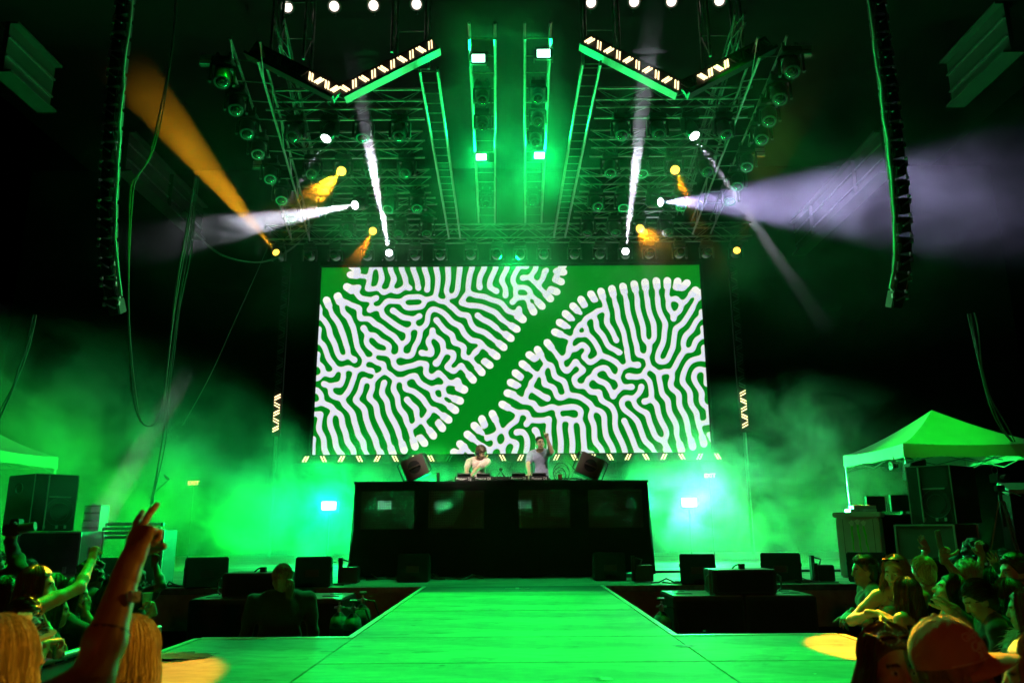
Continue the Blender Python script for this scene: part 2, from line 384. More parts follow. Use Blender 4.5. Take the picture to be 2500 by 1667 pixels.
# ------------------------------------------------------------------ air: thin haze everywhere, smoke on stage and in the rig
def vol_mat(name, dens, aniso, color=(1, 1, 1)):
    m = bpy.data.materials.new(name); m.use_nodes = True; nt = m.node_tree; nt.nodes.clear()
    out = nt.nodes.new('ShaderNodeOutputMaterial'); v = nt.nodes.new('ShaderNodeVolumePrincipled')
    v.inputs['Color'].default_value = (*color, 1); v.inputs['Density'].default_value = dens; v.inputs['Anisotropy'].default_value = aniso
    nt.links.new(v.outputs[0], out.inputs['Volume']); return m, nt, v
def smoke_mat(name, lobes, dens, aniso, nscale, lo, hi, detail=4.0, floorlevel=0.0, offset=(0, 0, 0), edge=None):
    m, nt, v = vol_mat(name, 0.0, aniso); L = nt.links
    tc = nt.nodes.new('ShaderNodeTexCoord')
    acc = None
    for c, r, k in lobes:
        s = nt.nodes.new('ShaderNodeVectorMath'); s.operation = 'SUBTRACT'; s.inputs[1].default_value = c; L.new(tc.outputs['Object'], s.inputs[0])
        d = nt.nodes.new('ShaderNodeVectorMath'); d.operation = 'DIVIDE'; d.inputs[1].default_value = r; L.new(s.outputs[0], d.inputs[0])
        ln = nt.nodes.new('ShaderNodeVectorMath'); ln.operation = 'LENGTH'; L.new(d.outputs[0], ln.inputs[0])
        mr = nt.nodes.new('ShaderNodeMapRange'); mr.interpolation_type = 'SMOOTHSTEP'
        mr.inputs[1].default_value = 1.0; mr.inputs[2].default_value = 0.15; mr.inputs[3].default_value = 0; mr.inputs[4].default_value = k
        L.new(ln.outputs['Value'], mr.inputs[0])
        if acc is None: acc = mr.outputs[0]
        else:
            ad = nt.nodes.new('ShaderNodeMath'); ad.operation = 'MAXIMUM'; L.new(acc, ad.inputs[0]); L.new(mr.outputs[0], ad.inputs[1]); acc = ad.outputs[0]
    n = nt.nodes.new('ShaderNodeTexNoise'); n.inputs['Scale'].default_value = nscale; n.inputs['Detail'].default_value = detail; n.inputs['Roughness'].default_value = 0.55; n.inputs['Distortion'].default_value = 0.8
    mp = nt.nodes.new('ShaderNodeMapping'); mp.inputs['Location'].default_value = offset; L.new(tc.outputs['Object'], mp.inputs[0]); L.new(mp.outputs[0], n.inputs['Vector'])
    mr = nt.nodes.new('ShaderNodeMapRange'); mr.interpolation_type = 'SMOOTHSTEP'
    mr.inputs[1].default_value = lo; mr.inputs[2].default_value = hi; mr.inputs[3].default_value = floorlevel; mr.inputs[4].default_value = 1.0
    L.new(n.outputs['Fac'], mr.inputs[0])
    mu = nt.nodes.new('ShaderNodeMath'); mu.operation = 'MULTIPLY'; L.new(acc, mu.inputs[0]); L.new(mr.outputs[0], mu.inputs[1])
    m2 = nt.nodes.new('ShaderNodeMath'); m2.operation = 'MULTIPLY'; m2.inputs[1].default_value = dens; L.new(mu.outputs[0], m2.inputs[0])
    L.new(m2.outputs[0], v.inputs['Density']); return m
sm = MB().box((0, 17.4, 3.4), (30, 14.4, 6.7)).build('stage_smoke', smoke_mat('stage_smoke_air',
    [((-9.5, 14.5, 1.0), (6.5, 6, 3.9), 1.0), ((0, 20.5, .9), (10.5, 5, 2.3), 1.0), ((6.2, 18.0, .9), (4.6, 4.2, 3.6), .9), ((-4.6, 17.5, .8), (4.6, 5, 2.5), 1.0)], 0.42, 0.3, 0.66, .47, .605, detail=5.0, floorlevel=0.02))
tag(sm, 'billowing green lit smoke lying over the stage', kind='stuff')
rs = MB().box((1.0, 16.0, 8.4), (28, 16.4, 9.6)).build('rig_smoke', smoke_mat('rig_smoke_air',
    [((0, 17, 8.2), (2.7, 7.0, 3.4), 1.5), ((0, 20.0, 7.0), (3.0, 2.8, 2.3), 1.2), ((-3.2, 15.0, 7.6), (1.5, 1.7, 1.7), 2.6), ((-3.1, 18.6, 7.6), (1.5, 2.0, 1.6), 3.2), ((3.2, 15.0, 7.6), (1.4, 1.6, 1.6), 2.6), ((3.0, 18.6, 7.6), (1.5, 2.0, 1.6), 3.0), ((-4.4, 16.8, 7.9), (6.6, 5.6, 3.2), .34), ((5.6, 15.4, 7.5), (9.8, 5.8, 3.6), .36)], 0.055, 0.2, 0.62, .44, .61, detail=4.0, floorlevel=0.10, offset=(3, 1, 7)))
tag(rs, 'drifting smoke among the overhead lights', kind='stuff')
#SCREEN#
# ------------------------------------------------------------------ the big LED screen and its light-bar portal
SY = 24.0
_bl, _br, _tl, _tr = at(762, 1115, SY), at(1734, 1106, SY), at(786, 654, SY), at(1709, 647, SY)
SX0, SX1 = (_bl.x + _tl.x) / 2, (_br.x + _tr.x) / 2
SZ0, SZ1 = (_bl.z + _br.z) / 2, (_tl.z + _tr.z) / 2
POLY_A = [(1392,640),(1383,690),(1366,728),(1320,770),(1290,785),(1256,838),(1201,908),(1145,955),(1128,1000),(1090,1053),(1039,1093),(985,1110),(930,1130),(860,1165),(780,1180),(705,1165),(640,1110),(605,1020),(605,920),(640,830),(700,765),(784,727),(822,713),(843,688),(850,640),(880,600),(940,565),(1050,540),(1180,545),(1300,580)]
POLY_B = [(1707,706),(1685,687),(1651,679),(1609,679),(1562,684),(1515,694),(1479,702),(1439,713),(1409,730),(1388,749),(1369,770),(1354,794),(1339,828),(1315,847),(1286,864),(1267,889),(1247,915),(1235,940),(1226,970),(1211,998),(1192,1008),(1164,1021),(1143,1042),(1120,1072),(1099,1096),(1085,1130),(1180,1180),(1300,1205),(1450,1195),(1580,1160),(1640,1122),(1690,1106),(1745,1092),(1820,1050),(1870,970),(1870,880),(1830,800),(1770,740)]
def grow(NX=490, NY=233, steps=2200):
    """a labyrinth grown by reaction and diffusion inside two rounded patches"""
    u = (np.arange(NX) + .5) / NX; v = (np.arange(NY) + .5) / NY
    PY = (1112 - v * 462)[None, :]; lx = 762 + (1112 - PY) * -0.0 + (1112 - PY) / 461 * 24; rx = 1734 - (1112 - PY) / 461 * 25
    PX = lx + (rx - lx) * u[:, None]; PY = np.broadcast_to(PY, PX.shape)
    best = np.full((NX, NY), 1e9); arc = np.zeros((NX, NY)); ins = np.zeros((NX, NY), bool)
    for poly in (POLY_A, POLY_B):
        s = 0.0; c = np.zeros((NX, NY), bool); n = len(poly)
        for i in range(n):
            (x0, y0), (x1, y1) = poly[i], poly[(i + 1) % n]; ex, ey = x1 - x0, y1 - y0; l = math.hypot(ex, ey)
            t = np.clip(((PX - x0) * ex + (PY - y0) * ey) / (l * l), 0, 1)
            d = np.hypot(PX - x0 - t * ex, PY - y0 - t * ey)
            w = d < best; best[w] = d[w]; arc[w] = (s + t * l)[w]; s += l
            q = ((y0 > PY) != (y1 > PY)) & (PX < (x1 - x0) * (PY - y0) / (y1 - y0 + 1e-9) + x0); c ^= q
        ins |= c
    D = np.where(ins, -best, best)          # photograph pixels
    rg = np.random.default_rng(11)
    U = np.ones((NX, NY), np.float32); V = np.zeros((NX, NY), np.float32)
    lam = 28.0
    near = ins & (D > -140 - 70 * rg.random((NX // 24 + 1, NY // 24 + 1)).repeat(24, 0).repeat(24, 1)[:NX, :NY])
    ph = np.cos(arc / lam * 2 * math.pi)
    st_ = (np.cos(arc / lam * 2 * math.pi) > 0.25) & near
    V[st_] = 0.35; U[st_] = 0.45
    deep = ins & ~near
    for _ in range(420):
        i, j = rg.integers(4, NX - 4), rg.integers(4, NY - 4)
        if deep[i, j]:
            a = rg.uniform(0, math.pi); 
            for k in range(-6, 7):
                ii, jj = int(i + k * math.cos(a)), int(j + k * math.sin(a))
                if 2 < ii < NX - 3 and 2 < jj < NY - 3: V[ii - 1:ii + 2, jj - 1:jj + 2] = 0.35; U[ii - 1:ii + 2, jj - 1:jj + 2] = 0.45
    mask = (ins & ~((D > -46) & (ph < -0.35))).astype(np.float32); V *= mask
    F, K, Du, Dv = np.float32(0.0545), np.float32(0.0620), np.float32(0.21), np.float32(0.105)
    P = lambda A: np.pad(A, 1, mode='edge')
    def run(U, V, steps):
        for it in range(steps):
            pu, pv = P(U), P(V)
            lu = (pu[:-2, 1:-1] + pu[2:, 1:-1] + pu[1:-1, :-2] + pu[1:-1, 2:]) - 4 * U
            lv = (pv[:-2, 1:-1] + pv[2:, 1:-1] + pv[1:-1, :-2] + pv[1:-1, 2:]) - 4 * V
            r = U * V * V
            U += Du * lu - r + F * (1 - U)
            V += Dv * lv + r - (F + K) * V
            V *= mask
        return U, V
    U, V = run(U, V, steps)
    tips = np.zeros_like(V)
    for poly in (POLY_A, POLY_B):           # rounded finger ends along the rim
        n = len(poly); cx = sum(p[0] for p in poly) / n; cy = sum(p[1] for p in poly) / n; s = 0.0
        for i in range(n):
            (x0, y0), (x1, y1) = poly[i], poly[(i + 1) % n]; ex, ey = x1 - x0, y1 - y0; l = math.hypot(ex, ey)
            k = math.ceil(s / lam)
            while k * lam < s + l:
                t = (k * lam - s) / l; k += 1; qx, qy = x0 + t * ex, y0 + t * ey
                nx, ny = -ey / l, ex / l
                if nx * (cx - qx) + ny * (cy - qy) < 0: nx, ny = -nx, -ny
                h = np.clip(((PX - qx) * nx + (PY - qy) * ny - 11) / 46, 0, 1)
                dd = np.hypot(PX - qx - nx * (11 + 46 * h), PY - qy - ny * (11 + 46 * h))
                tips = np.maximum(tips, np.clip(0.36 * (1.42 - dd / (10.4 - 2.0 * h)), 0, 0.36).astype(np.float32))
            s += l
    V = np.maximum(V, tips); U = np.where(tips > 0.2, np.minimum(U, 0.45), U); U, V = run(U, V, 260)
    V = np.maximum(V, tips * np.clip((D + 40) / 12, 0, 1).astype(np.float32))
    return U, V, D.astype(np.float32)
U_, V_, D_ = grow()
NX, NY = V_.shape
img = bpy.data.images.new('screen_content', NX, NY, float_buffer=True, alpha=True)
px_ = np.zeros((NY, NX, 4), np.float32)
px_[..., 0] = V_.T; px_[..., 1] = np.clip(0.5 + D_.T / 200.0, 0, 1); px_[..., 3] = 1
gx, gy = np.gradient(V_); px_[..., 2] = np.clip(0.5 + (gx - gy).T * 2.2, 0, 1)
img.colorspace_settings.name = 'Non-Color'
img.pixels.foreach_set(px_.ravel()); img.update(); img.pack()
def screen_material():
    m = bpy.data.materials.new('led_screen_picture'); m.use_nodes = True; nt = m.node_tree; L = nt.links
    b = nt.nodes['Principled BSDF']; b.inputs['Base Color'].default_value = (0.01, 0.01, 0.01, 1); b.inputs['Roughness'].default_value = 0.6
    t = nt.nodes.new('ShaderNodeTexImage'); t.image = img; t.interpolation = 'Cubic'; t.extension = 'EXTEND'
    tc = nt.nodes.new('ShaderNodeTexCoord'); L.new(tc.outputs['UV'], t.inputs[0])
    s = nt.nodes.new('ShaderNodeSeparateColor'); L.new(t.outputs[0], s.inputs[0])
    r = nt.nodes.new('ShaderNodeValToRGB'); e = r.color_ramp.elements
    e[0].position = 0.178; e[0].color = (0.0, 0.24, 0.010, 1); e[1].position = 0.192; e[1].color = (0.85, 0.9, 0.45, 1)  # gap green is the glow of lit smoke in front, put into the picture
    for p, c in ((0.212, (0.95, 0.95, 0.92, 1)), (0.245, (0.76, 0.77, 1.0, 1)), (0.30, (0.90, 0.87, 1.0, 1))):
        q = e.new(p); q.color = c
    L.new(s.outputs[0], r.inputs[0])
    # raised look of the drawn fingers: one flank drawn pale yellow, the other sky blue
    sh = nt.nodes.new('ShaderNodeValToRGB'); q = sh.color_ramp.elements
    q[0].position = 0.30; q[0].color = (0.86, 0.95, 1.0, 1); q[1].position = 0.66; q[1].color = (1.0, 1.0, 0.88, 1); L.new(s.outputs[2], sh.inputs[0])
    mu = nt.nodes.new('ShaderNodeMix'); mu.data_type = 'RGBA'; mu.blend_type = 'MULTIPLY'; mu.inputs[0].default_value = 1.0
    L.new(r.outputs[0], mu.inputs[6]); L.new(sh.outputs[0], mu.inputs[7])
    # white finger tips along the rim of each patch
    tip = nt.nodes.new('ShaderNodeMapRange'); tip.inputs[1].default_value = 0.405; tip.inputs[2].default_value = 0.42; L.new(s.outputs[1], tip.inputs[0])
    on = nt.nodes.new('ShaderNodeMapRange'); on.inputs[1].default_value = 0.182; on.inputs[2].default_value = 0.197; L.new(s.outputs[0], on.inputs[0])
    an = nt.nodes.new('ShaderNodeMath'); an.operation = 'MULTIPLY'; L.new(tip.outputs[0], an.inputs[0]); L.new(on.outputs[0], an.inputs[1])
    mx = nt.nodes.new('ShaderNodeMix'); mx.data_type = 'RGBA'; L.new(an.outputs[0], mx.inputs[0]); L.new(mu.outputs[2], mx.inputs[6]); mx.inputs[7].default_value = (1.0, 1.0, 0.93, 1)
    L.new(mx.outputs[2], b.inputs['Emission Color']); b.inputs['Emission Strength'].default_value = 0.95
    return m
scr = thing('led_screen', 'giant LED wall showing white coral-like labyrinth fingers, green smoke glow painted between', 'video screen', ((SX0 + SX1) / 2, SY, SZ0))
hw, hh = (SX1 - SX0) / 2, SZ1 - SZ0
me = bpy.data.meshes.new('display'); me.from_pydata([(-hw, 0, 0), (hw, 0, 0), (hw, 0, hh), (-hw, 0, hh)], [], [(0, 1, 2, 3)])
uv = me.uv_layers.new(name='UVMap')
for i, c in enumerate(((0, 0), (1, 0), (1, 1), (0, 1))): uv.data[i].uv = c
me.materials.append(screen_material()); link('display', me, scr)
fr = MB(); fr.box((0, 0.16, hh / 2), (2 * hw + 0.1, 0.28, hh + 0.1)); fr.build('cabinet', M_BLACKMATT, scr)
for x in (-hw - .08, hw + .08): MB().box((x, 0.02, hh / 2), (0.05, 0.12, hh + .3)).build('frame', M_BLACK, scr)
for z in (-.06, hh + .09): MB().box((0, 0.02, z), (2 * hw + .2, 0.12, 0.05)).build('frame', M_BLACK, scr)
# ------------------------------------------------------------------ portal of slanted light bars round the screen
PY_ = 23.4
def slash_me(m, h=0.17, w=0.035, sl=0.09):
    me = MB().add([(-w / 2 - sl / 2, -.02, -h / 2), (w / 2 - sl / 2, -.02, -h / 2), (w / 2 + sl / 2, -.02, h / 2), (-w / 2 + sl / 2, -.02, h / 2),
                   (-w / 2 - sl / 2, .02, -h / 2), (w / 2 - sl / 2, .02, -h / 2), (w / 2 + sl / 2, .02, h / 2), (-w / 2 + sl / 2, .02, h / 2)],
                  [(0, 1, 2, 3), (7, 6, 5, 4), (0, 4, 5, 1), (1, 5, 6, 2), (2, 6, 7, 3), (3, 7, 4, 0)]).mesh('led_bar', m)
    return me
ME_ON, ME_OFF = slash_me(M_LED), slash_me(M_LEDOFF)
M_LEDDIM = mat('led_bar_dim', (0.4, 0.3, 0.15), 0.5, emit=(1.0, 0.62, 0.2), estr=0.8); ME_DIM = slash_me(M_LEDDIM)
pl, pr = at(724, 1122, PY_), at(1774, 1112, PY_)
bar = thing('light_bar_beam', 'long black beam of slanted lit LED bars running under the screen', 'light bar', ((pl.x + pr.x) / 2, PY_, (pl.z + pr.z) / 2))
hw2 = (pr.x - pl.x) / 2
MB().box((0, 0.10, 0.0), (2 * hw2 + .3, 0.12, 0.26)).build('beam', M_BLACKMATT, bar)
npair = 24
for i in range(npair):
    x = -hw2 + (i + .5) * 2 * hw2 / npair; s = 1 if i % 2 == 0 else -1
    dim = i in (8, 9, 10); 
    for dx in (-.042, .042):
        o = link('led_bar', (ME_DIM if dim and i == 10 else ME_OFF if dim else ME_ON), bar); o.location = (x + dx, 0, 0.0); o.scale = (s, 1, 1)
for side, px, y0, y1, lit in (('left', 672, 650, 1056, 960), ('right', 1820, 640, 1046, 950)):
    b_, t_ = at(px, y1, PY_), at(px, y0, PY_)
    o = thing('light_bar_column', 'upright black column of slanted LED bars at the ' + side + ' of the screen, lit near its foot', 'light bar', (b_.x, PY_, b_.z))
    H = t_.z - b_.z
    MB().box((0, .10, H / 2), (.26, .12, H + .2)).build('column', M_BLACKMATT, o)
    MB().tube([(0, .12, -b_.z), (0, .12, 0)], .05).build('leg', M_DARKALU, o)
    n = 22; zl = at(px, lit, PY_).z - b_.z
    for i in range(n):
        z = (i + .5) * H / n
        for dz in (-.042, .042):
            q = link('led_bar', ME_ON if z < zl else ME_OFF, o); q.location = (0, 0, z + dz); q.rotation_euler = (0, R(90), 0); q.scale = (1 if i % 2 else -1, 1, 1)

# ------------------------------------------------------------------ trusses
_tm = {}
def truss(name, label, p0, p1, w=0.42, h=0.42, r=0.026, rl=0.012, m=M_STEEL, bay=0.55, group=None, rungs=False, cat='truss'):
    p0, p1 = Vector(p0), Vector(p1); L = (p1 - p0).length; d = (p1 - p0).normalized()
    o = link(name, None); o.location = p0
    o.rotation_euler = d.to_track_quat('Y', 'Z').to_euler()
    tag(o, label, cat, group)
    for sx in (-1, 1):
        for sz in (-1, 1):
            MB().tube([(sx * w / 2, 0, sz * h / 2), (sx * w / 2, L, sz * h / 2)], r).build('chord', m, o)
    n = max(1, round(L / bay)); b = L / n
    mb = MB()
    for i in range(n):
        y0, y1 = i * b, (i + 1) * b
        for sx in (-1, 1):
            a, c = (-1, 1) if i % 2 else (1, -1)
            mb.tube([(sx * w / 2, y0, a * h / 2), (sx * w / 2, y1, c * h / 2)], rl, 4, False)
        if rungs:
            mb.tube([(-w / 2, y0, -h / 2), (w / 2, y0, -h / 2)], rl, 4, False)
        else:
            for sz in (-1, 1):
                a, c = (-1, 1) if i % 2 else (1, -1)
                mb.tube([(a * w / 2, y0, sz * h / 2), (c * w / 2, y1, sz * h / 2)], rl, 4, False)
    mb.build('lacing', m, o)
    return o
TZ = 9.15
SIDEN = {-1: 'left', 1: 'right'}
rows_px = [(660, 1035, 1452, 1830), (700, 1035, 1440, 1765), (745, 1050, 1415, 1695), (800, 1065, 1400, 1650)]
ORD = ['nearest', 'second', 'third', 'fourth']
for k, (a, b, c, d) in enumerate(rows_px):
    Y = ROWY[k]; yp = [240, 335, 440, 512][k]
    for s, (u, v) in ((-1, (a, b)), (1, (c, d))):
        truss('lighting_truss', '%s cross truss of the %s overhead pod, counted from the audience' % (ORD[k], SIDEN[s]), (at(u, yp, Y).x, Y, TZ), (at(v, yp, Y).x, Y, TZ), group='cross trusses of the two overhead pods')
truss('lighting_truss', 'long rear truss with a row of moving heads above the screen top', (at(655, 575, 21.5).x, 21.5, TZ + .05), (at(1830, 570, 21.5).x, 21.5, TZ + .05))
# ladder trusses at the inner edge of each pod, centre ladders and the flared side trusses
truss('ladder_truss', 'slim ladder truss on the inner edge of the left pod', (-1.48, 12.6, 8.9), (-1.62, 21.0, 8.9), 0.32, 0.06, rungs=True, bay=.36)
truss('ladder_truss', 'slim ladder truss on the inner edge of the right pod', (1.46, 12.4, 8.9), (1.38, 21.0, 8.9), 0.32, 0.06, rungs=True, bay=.36)
truss('centre_truss', 'left of the two narrow centre trusses running towards the screen', (-.47, 11.6, 9.0), (-.66, 19.8, 9.0), .44, .3, rungs=True, bay=.5)
truss('centre_truss', 'right of the two narrow centre trusses running towards the screen', (.47, 11.6, 9.0), (.60, 19.8, 9.0), .44, .3, rungs=True, bay=.5)
truss('side_truss', 'flared side truss left of the pods with pale lamp panels', (-4.66, 12.1, 9.0), (-6.0, 20.9, 9.0), .5, .4, rungs=True, bay=.7)
truss('side_truss', 'flared side truss right of the pods with pale lamp panels', (4.62, 12.1, 9.0), (5.35, 20.6, 9.0), .5, .4, rungs=True, bay=.7)
truss('cable_truss', 'thin cable truss beside the left flared side truss', (-4.05, 12.0, 9.5), (-5.3, 20.5, 9.4), .16, .16, r=.018, rl=.008, m=M_DARKALU)
truss('cable_truss', 'thin cable truss beside the right flared side truss', (4.05, 12.0, 9.5), (4.75, 20.5, 9.4), .16, .16, r=.018, rl=.008, m=M_DARKALU)
for i, (px, yt, yb, Y, s) in enumerate(((705, 68, 250, 13.2, -1), (1000, 62, 235, 13.0, -1), (1470, 62, 220, 13.0, 1), (1770, 60, 220, 13.2, 1))):
    p = at(px, yb, Y)
    for q in (0,):
        truss('hanging_tower', ['outer', 'inner', 'inner', 'outer'][i] + ' short hanging tower truss above the ' + SIDEN[s] + ' pod', (p.x, Y, TZ + .2), (p.x, Y, 12.6), .62, .55, r=.03, m=M_STEEL, bay=.8, rungs=True)
# fascias: V of LED bars on each pod
M_FASCIA = mat('fascia_black', (0.012, 0.012, 0.014), 0.5)
M_FASCIALIP = mat('fascia_lip', (0.42, 0.42, 0.42), 0.45, metal=0.3)
def fascia(label, A, B, n, litf, flip, lipm):
    A, B = Vector(A), Vector(B); L = (B - A).length; d = (B - A) / L
    o = link('led_fascia', None); o.location = A; ang = math.atan2(d.z, d.x)
    yaw = math.atan2(d.y, math.hypot(d.x, d.z))
    o.rotation_euler = Matrix(((d.x, 0, -d.z), (d.y, 1, 0), (d.z, 0, d.x))).normalized().to_euler() if abs(d.y) < 1e-6 else d.to_track_quat('X', 'Z').to_euler()
    tag(o, label, 'light bar')
    MB().box((L / 2, 0.06, .02), (L, 0.08, 0.30)).build('board', M_FASCIA, o)
    MB().box((L / 2, 0.0, -.16), (L, 0.22, 0.05)).build('lip', lipm, o)
    for i in range(n):
        x = (i + .5) * L / n; lit = litf(i)
        for dx in (-.028, .028):
            q = link('led_bar', ME_ON if lit else ME_OFF, o); q.location = (x + dx, -.005, 0.03); q.scale = ((1 if (i % 2) ^ flip else -1) * .72, 1, .80)
FY = 12.6
fascia('rising inner arm of the left LED chevron, all bars lit amber white', at(832, 226, FY), at(1064, 108, FY), 10, lambda i: True, 0, M_FASCIALIP)
fascia('falling outer arm of the left LED chevron, bars lit near the point only', at(612, 118, FY), at(826, 226, FY), 11, lambda i: i > 6, 1, M_FASCIA)
fascia('falling inner arm of the right LED chevron, all bars lit amber white', at(1426, 97, FY), at(1662, 217, FY), 10, lambda i: True, 1, M_FASCIALIP)
fascia('rising outer arm of the right LED chevron, a few bars lit near the point', at(1668, 217, FY), at(1882, 104, FY), 11, lambda i: 1 < i < 6, 0, M_FASCIA)

# ------------------------------------------------------------------ moving heads
M_HEAD = mat('moving_head_shell', (0.045, 0.045, 0.048), 0.35, bump=0.08, bscale=80, coat=0.2)
def make_head():
    r = link('moving_head', None)
    base = MB().box((0, 0, .26), (.34, .26, .12)); base.box((0, 0, .335), (.22, .10, .04)); base.build('base', M_HEAD, r, bev=.015)
    cl = MB().box((0, 0, 0), (.05, .05, .10)).mesh('clamp', M_DARKALU)
    for sx in (-1, 1): q = link('clamp', cl, r); q.location = (sx * .11, 0, .395)
    y = MB(); y.box((0, 0, .18), (.40, .12, .05))
    for sx in (-1, 1): y.box((sx * .195, 0, .03), (.045, .13, .30)); y.box((sx * .195, 0, -.13), (.05, .10, .06))
    y.build('yoke', M_HEAD, r, bev=.012)
    h = MB().lathe([(.02, .20), (.10, .19), (.145, .12), (.15, .02), (.145, -.10), (.135, -.19), (.12, -.215), (.115, -.20)], 18).build('head', M_HEAD, r, smooth=True)
    MB().lathe([(.0, -.243), (.05, -.239), (.09, -.224), (.112, -.200), (.112, -.18), (0, -.18)], 18).build('lens', M_LENS_OFF, h, smooth=True)
    MB().lathe([(.122, -.212), (.134, -.212), (.136, -.19), (.122, -.19)], 18).build('bezel', M_DARKALU, h)
    return r
PROTO = make_head(); _first = [True]
_lensmesh = {}
def lit_lens(o, m):
    h = [c for c in o.children if c.name.startswith('head')][0]
    l = [c for c in h.children if c.name.startswith('lens')][0]
    if m.name not in _lensmesh:
        q = l.data.copy(); q.materials.clear(); q.materials.append(m); _lensmesh[m.name] = q
    l.data = _lensmesh[m.name]
def head(px, py, Y, label, group, aim=None, lens=None, z=HZ, s=1.0, up=False):
    o = PROTO if _first[0] else copy_tree(PROTO); _first[0] = False
    p = at(px, py, Y); o.location = (p.x, Y, z); o.scale = (s, s, s)
    if up: o.rotation_euler = (PI, 0, 0)
    tag(o, label, 'stage light', group)
    h = [c for c in o.children if c.name.startswith('head')][0]; yk = [c for c in o.children if c.name.startswith('yoke')][0]
    if aim is None: aim = (p.x + random.uniform(-1.5, 1.5), Y - 6 + random.uniform(-2, 2), -2)
    d = (Vector(aim) - o.location).normalized()
    if up: d = Vector((d.x, -d.y, -d.z))
    pan = math.atan2(d.y, d.x) + PI / 2
    yk.rotation_euler = (0, 0, pan)
    h.rotation_euler = (-d).to_track_quat('Z', 'X').to_euler()
    if lens: lit_lens(o, lens)
    return o
rowL = [[(725, 265), (808, 269), (889, 269), (978, 261)], [(766, 368), (840, 356), (909, 356), (994, 356)], [(794, 461), (881, 463), (952, 455), (1020, 455)], [(851, 530), (913, 534), (978, 528), (1043, 530)]]
rowR = [[(1515, 253), (1602, 253), (1681, 257), (1762, 257)], [(1487, 340), (1562, 340), (1641, 336), (1717, 340)], [(1454, 455), (1519, 455), (1594, 451), (1659, 451)], [(1434, 526), (1499, 526), (1560, 526), (1622, 522)]]
LIT = {(808, 269): 0, (881, 463): 1, (1681, 257): 4, (1594, 451): 5, (840, 356): 7, (913, 534): 8, (1641, 336): 9, (1560, 526): 10, (952, 589): 2, (1525, 581): 3, (683, 589): 6, (1794, 577): 11}
FROM = {-1: ['outermost', 'second from outside', 'third from outside', 'innermost'], 1: ['innermost', 'third from outside', 'second from outside', 'outermost']}
for s, rows in ((-1, rowL), (1, rowR)):
    for k, row in enumerate(rows):
        for i, (px, py) in enumerate(row):
            b = LIT.get((px, py)); aim = BEAMS[b][1] if b is not None else None
            lens = None if b is None else (M_LENS_A if BEAMS[b][2] in (AMBER, AMBER2, (1.0, 0.44, 0.01)) else M_LENS_W)
            st_ = 'dark' if b is None else ('white beaming' if lens is M_LENS_W else 'amber beaming')
            head(px, py, ROWY[k], '%s moving head, %s in the %s row of the %s pod' % (st_, FROM[s][i], ORD[k], SIDEN[s]), 'moving heads of the overhead pods', aim, lens)
row5 = [683, 758, 820, 897, 952, 1014, 1075, 1150, 1213, 1270, 1327, 1402, 1464, 1525, 1584, 1657, 1723, 1794]
NUM = ['first', 'second', 'third', 'fourth', 'fifth', 'sixth', 'seventh', 'eighth', 'ninth', 'tenth', 'eleventh', 'twelfth', 'thirteenth', 'fourteenth', 'fifteenth', 'sixteenth', 'seventeenth', 'eighteenth']
for i, px in enumerate(row5):
    py = 589 - (px - 683) / 1111 * 10; key = [q for q in LIT if q[0] == px]
    b = LIT[key[0]] if key else None; aim = BEAMS[b][1] if b is not None else (at(px, py, 21.5).x, 12, 7)
    lens = None if b is None else (M_LENS_A if BEAMS[b][2] in (AMBER, AMBER2, (1.0, 0.44, 0.01)) else M_LENS_W)
    st_ = 'dark' if b is None else ('white beaming' if lens is M_LENS_W else 'amber beaming')
    head(px, py, 21.5, '%s moving head on the rear truss, %s from the left' % (st_, NUM[i]), 'moving heads on the rear truss', aim, lens)
for s, side, Y0 in ((-1, [(543, 186), (577, 255), (604, 314), (630, 364), (660, 425), (687, 477), (711, 522)], 0), (1, [(1932, 162), (1903, 229), (1877, 283), (1859, 328), (1823, 395), (1800, 443), (1782, 480)], 0)):
    for i, (px, py) in enumerate(side):
        p = atz(px, py, 8.5)
        head(px, py, p.y, 'dark wash light under the %s flared side truss, %s from the audience' % (SIDEN[s], NUM[i]), 'wash lights of the side trusses', (p.x * .6, p.y - 5, -1), None, 8.5)
for nm, pts in (('left', [(1178, 237), (1178, 300), (1187, 490)]), ('right', [(1313, 233), (1313, 289), (1307, 340), (1301, 488)])):
    for i, (px, py) in enumerate(pts):
        p = atz(px, py, 8.5); head(px, py, p.y, 'small dark moving head under the %s centre truss, %s from the audience' % (nm, NUM[i]), 'moving heads of the centre trusses', (p.x, p.y - 6, 0), None, 8.5, .8)

# ------------------------------------------------------------------ strobes, lamp panels, round lamps
def make_strobe(name, label, loc, m, sx=.36, sz=.2, tilt=0.0, group=None, stand=0.0):
    o = thing(name, label, 'strobe light', loc, 0, group); 
    h = MB().box((0, .06, 0), (sx + .06, .12, sz + .05)).build('housing', M_BLACK, o, bev=.01)
    f = MB().box((0, -.004, 0), (sx, .01, sz)).build('lamp_face', m, o)
    yk = MB()
    for s in (-1, 1): yk.box((s * (sx / 2 + .05), .06, -.02), (.015, .04, sz + .1))
    yk.box((0, .06, -(sz / 2 + .07) if stand else (sz / 2 + .05)), (sx + .11, .04, .015)); yk.build('yoke', M_DARKALU, o)
    if stand:
        MB().tube([(0, .06, -sz / 2 - .07), (0, .06, -stand)], .022).build('pole', M_BLACK, o)
        MB().lathe([(.24, 0), (.24, .02), (.03, .035)], 16, (0, .06, -stand)).build('foot', M_BLACK, o)
    o.rotation_euler = (tilt, 0, 0); return o
ME_G = {}
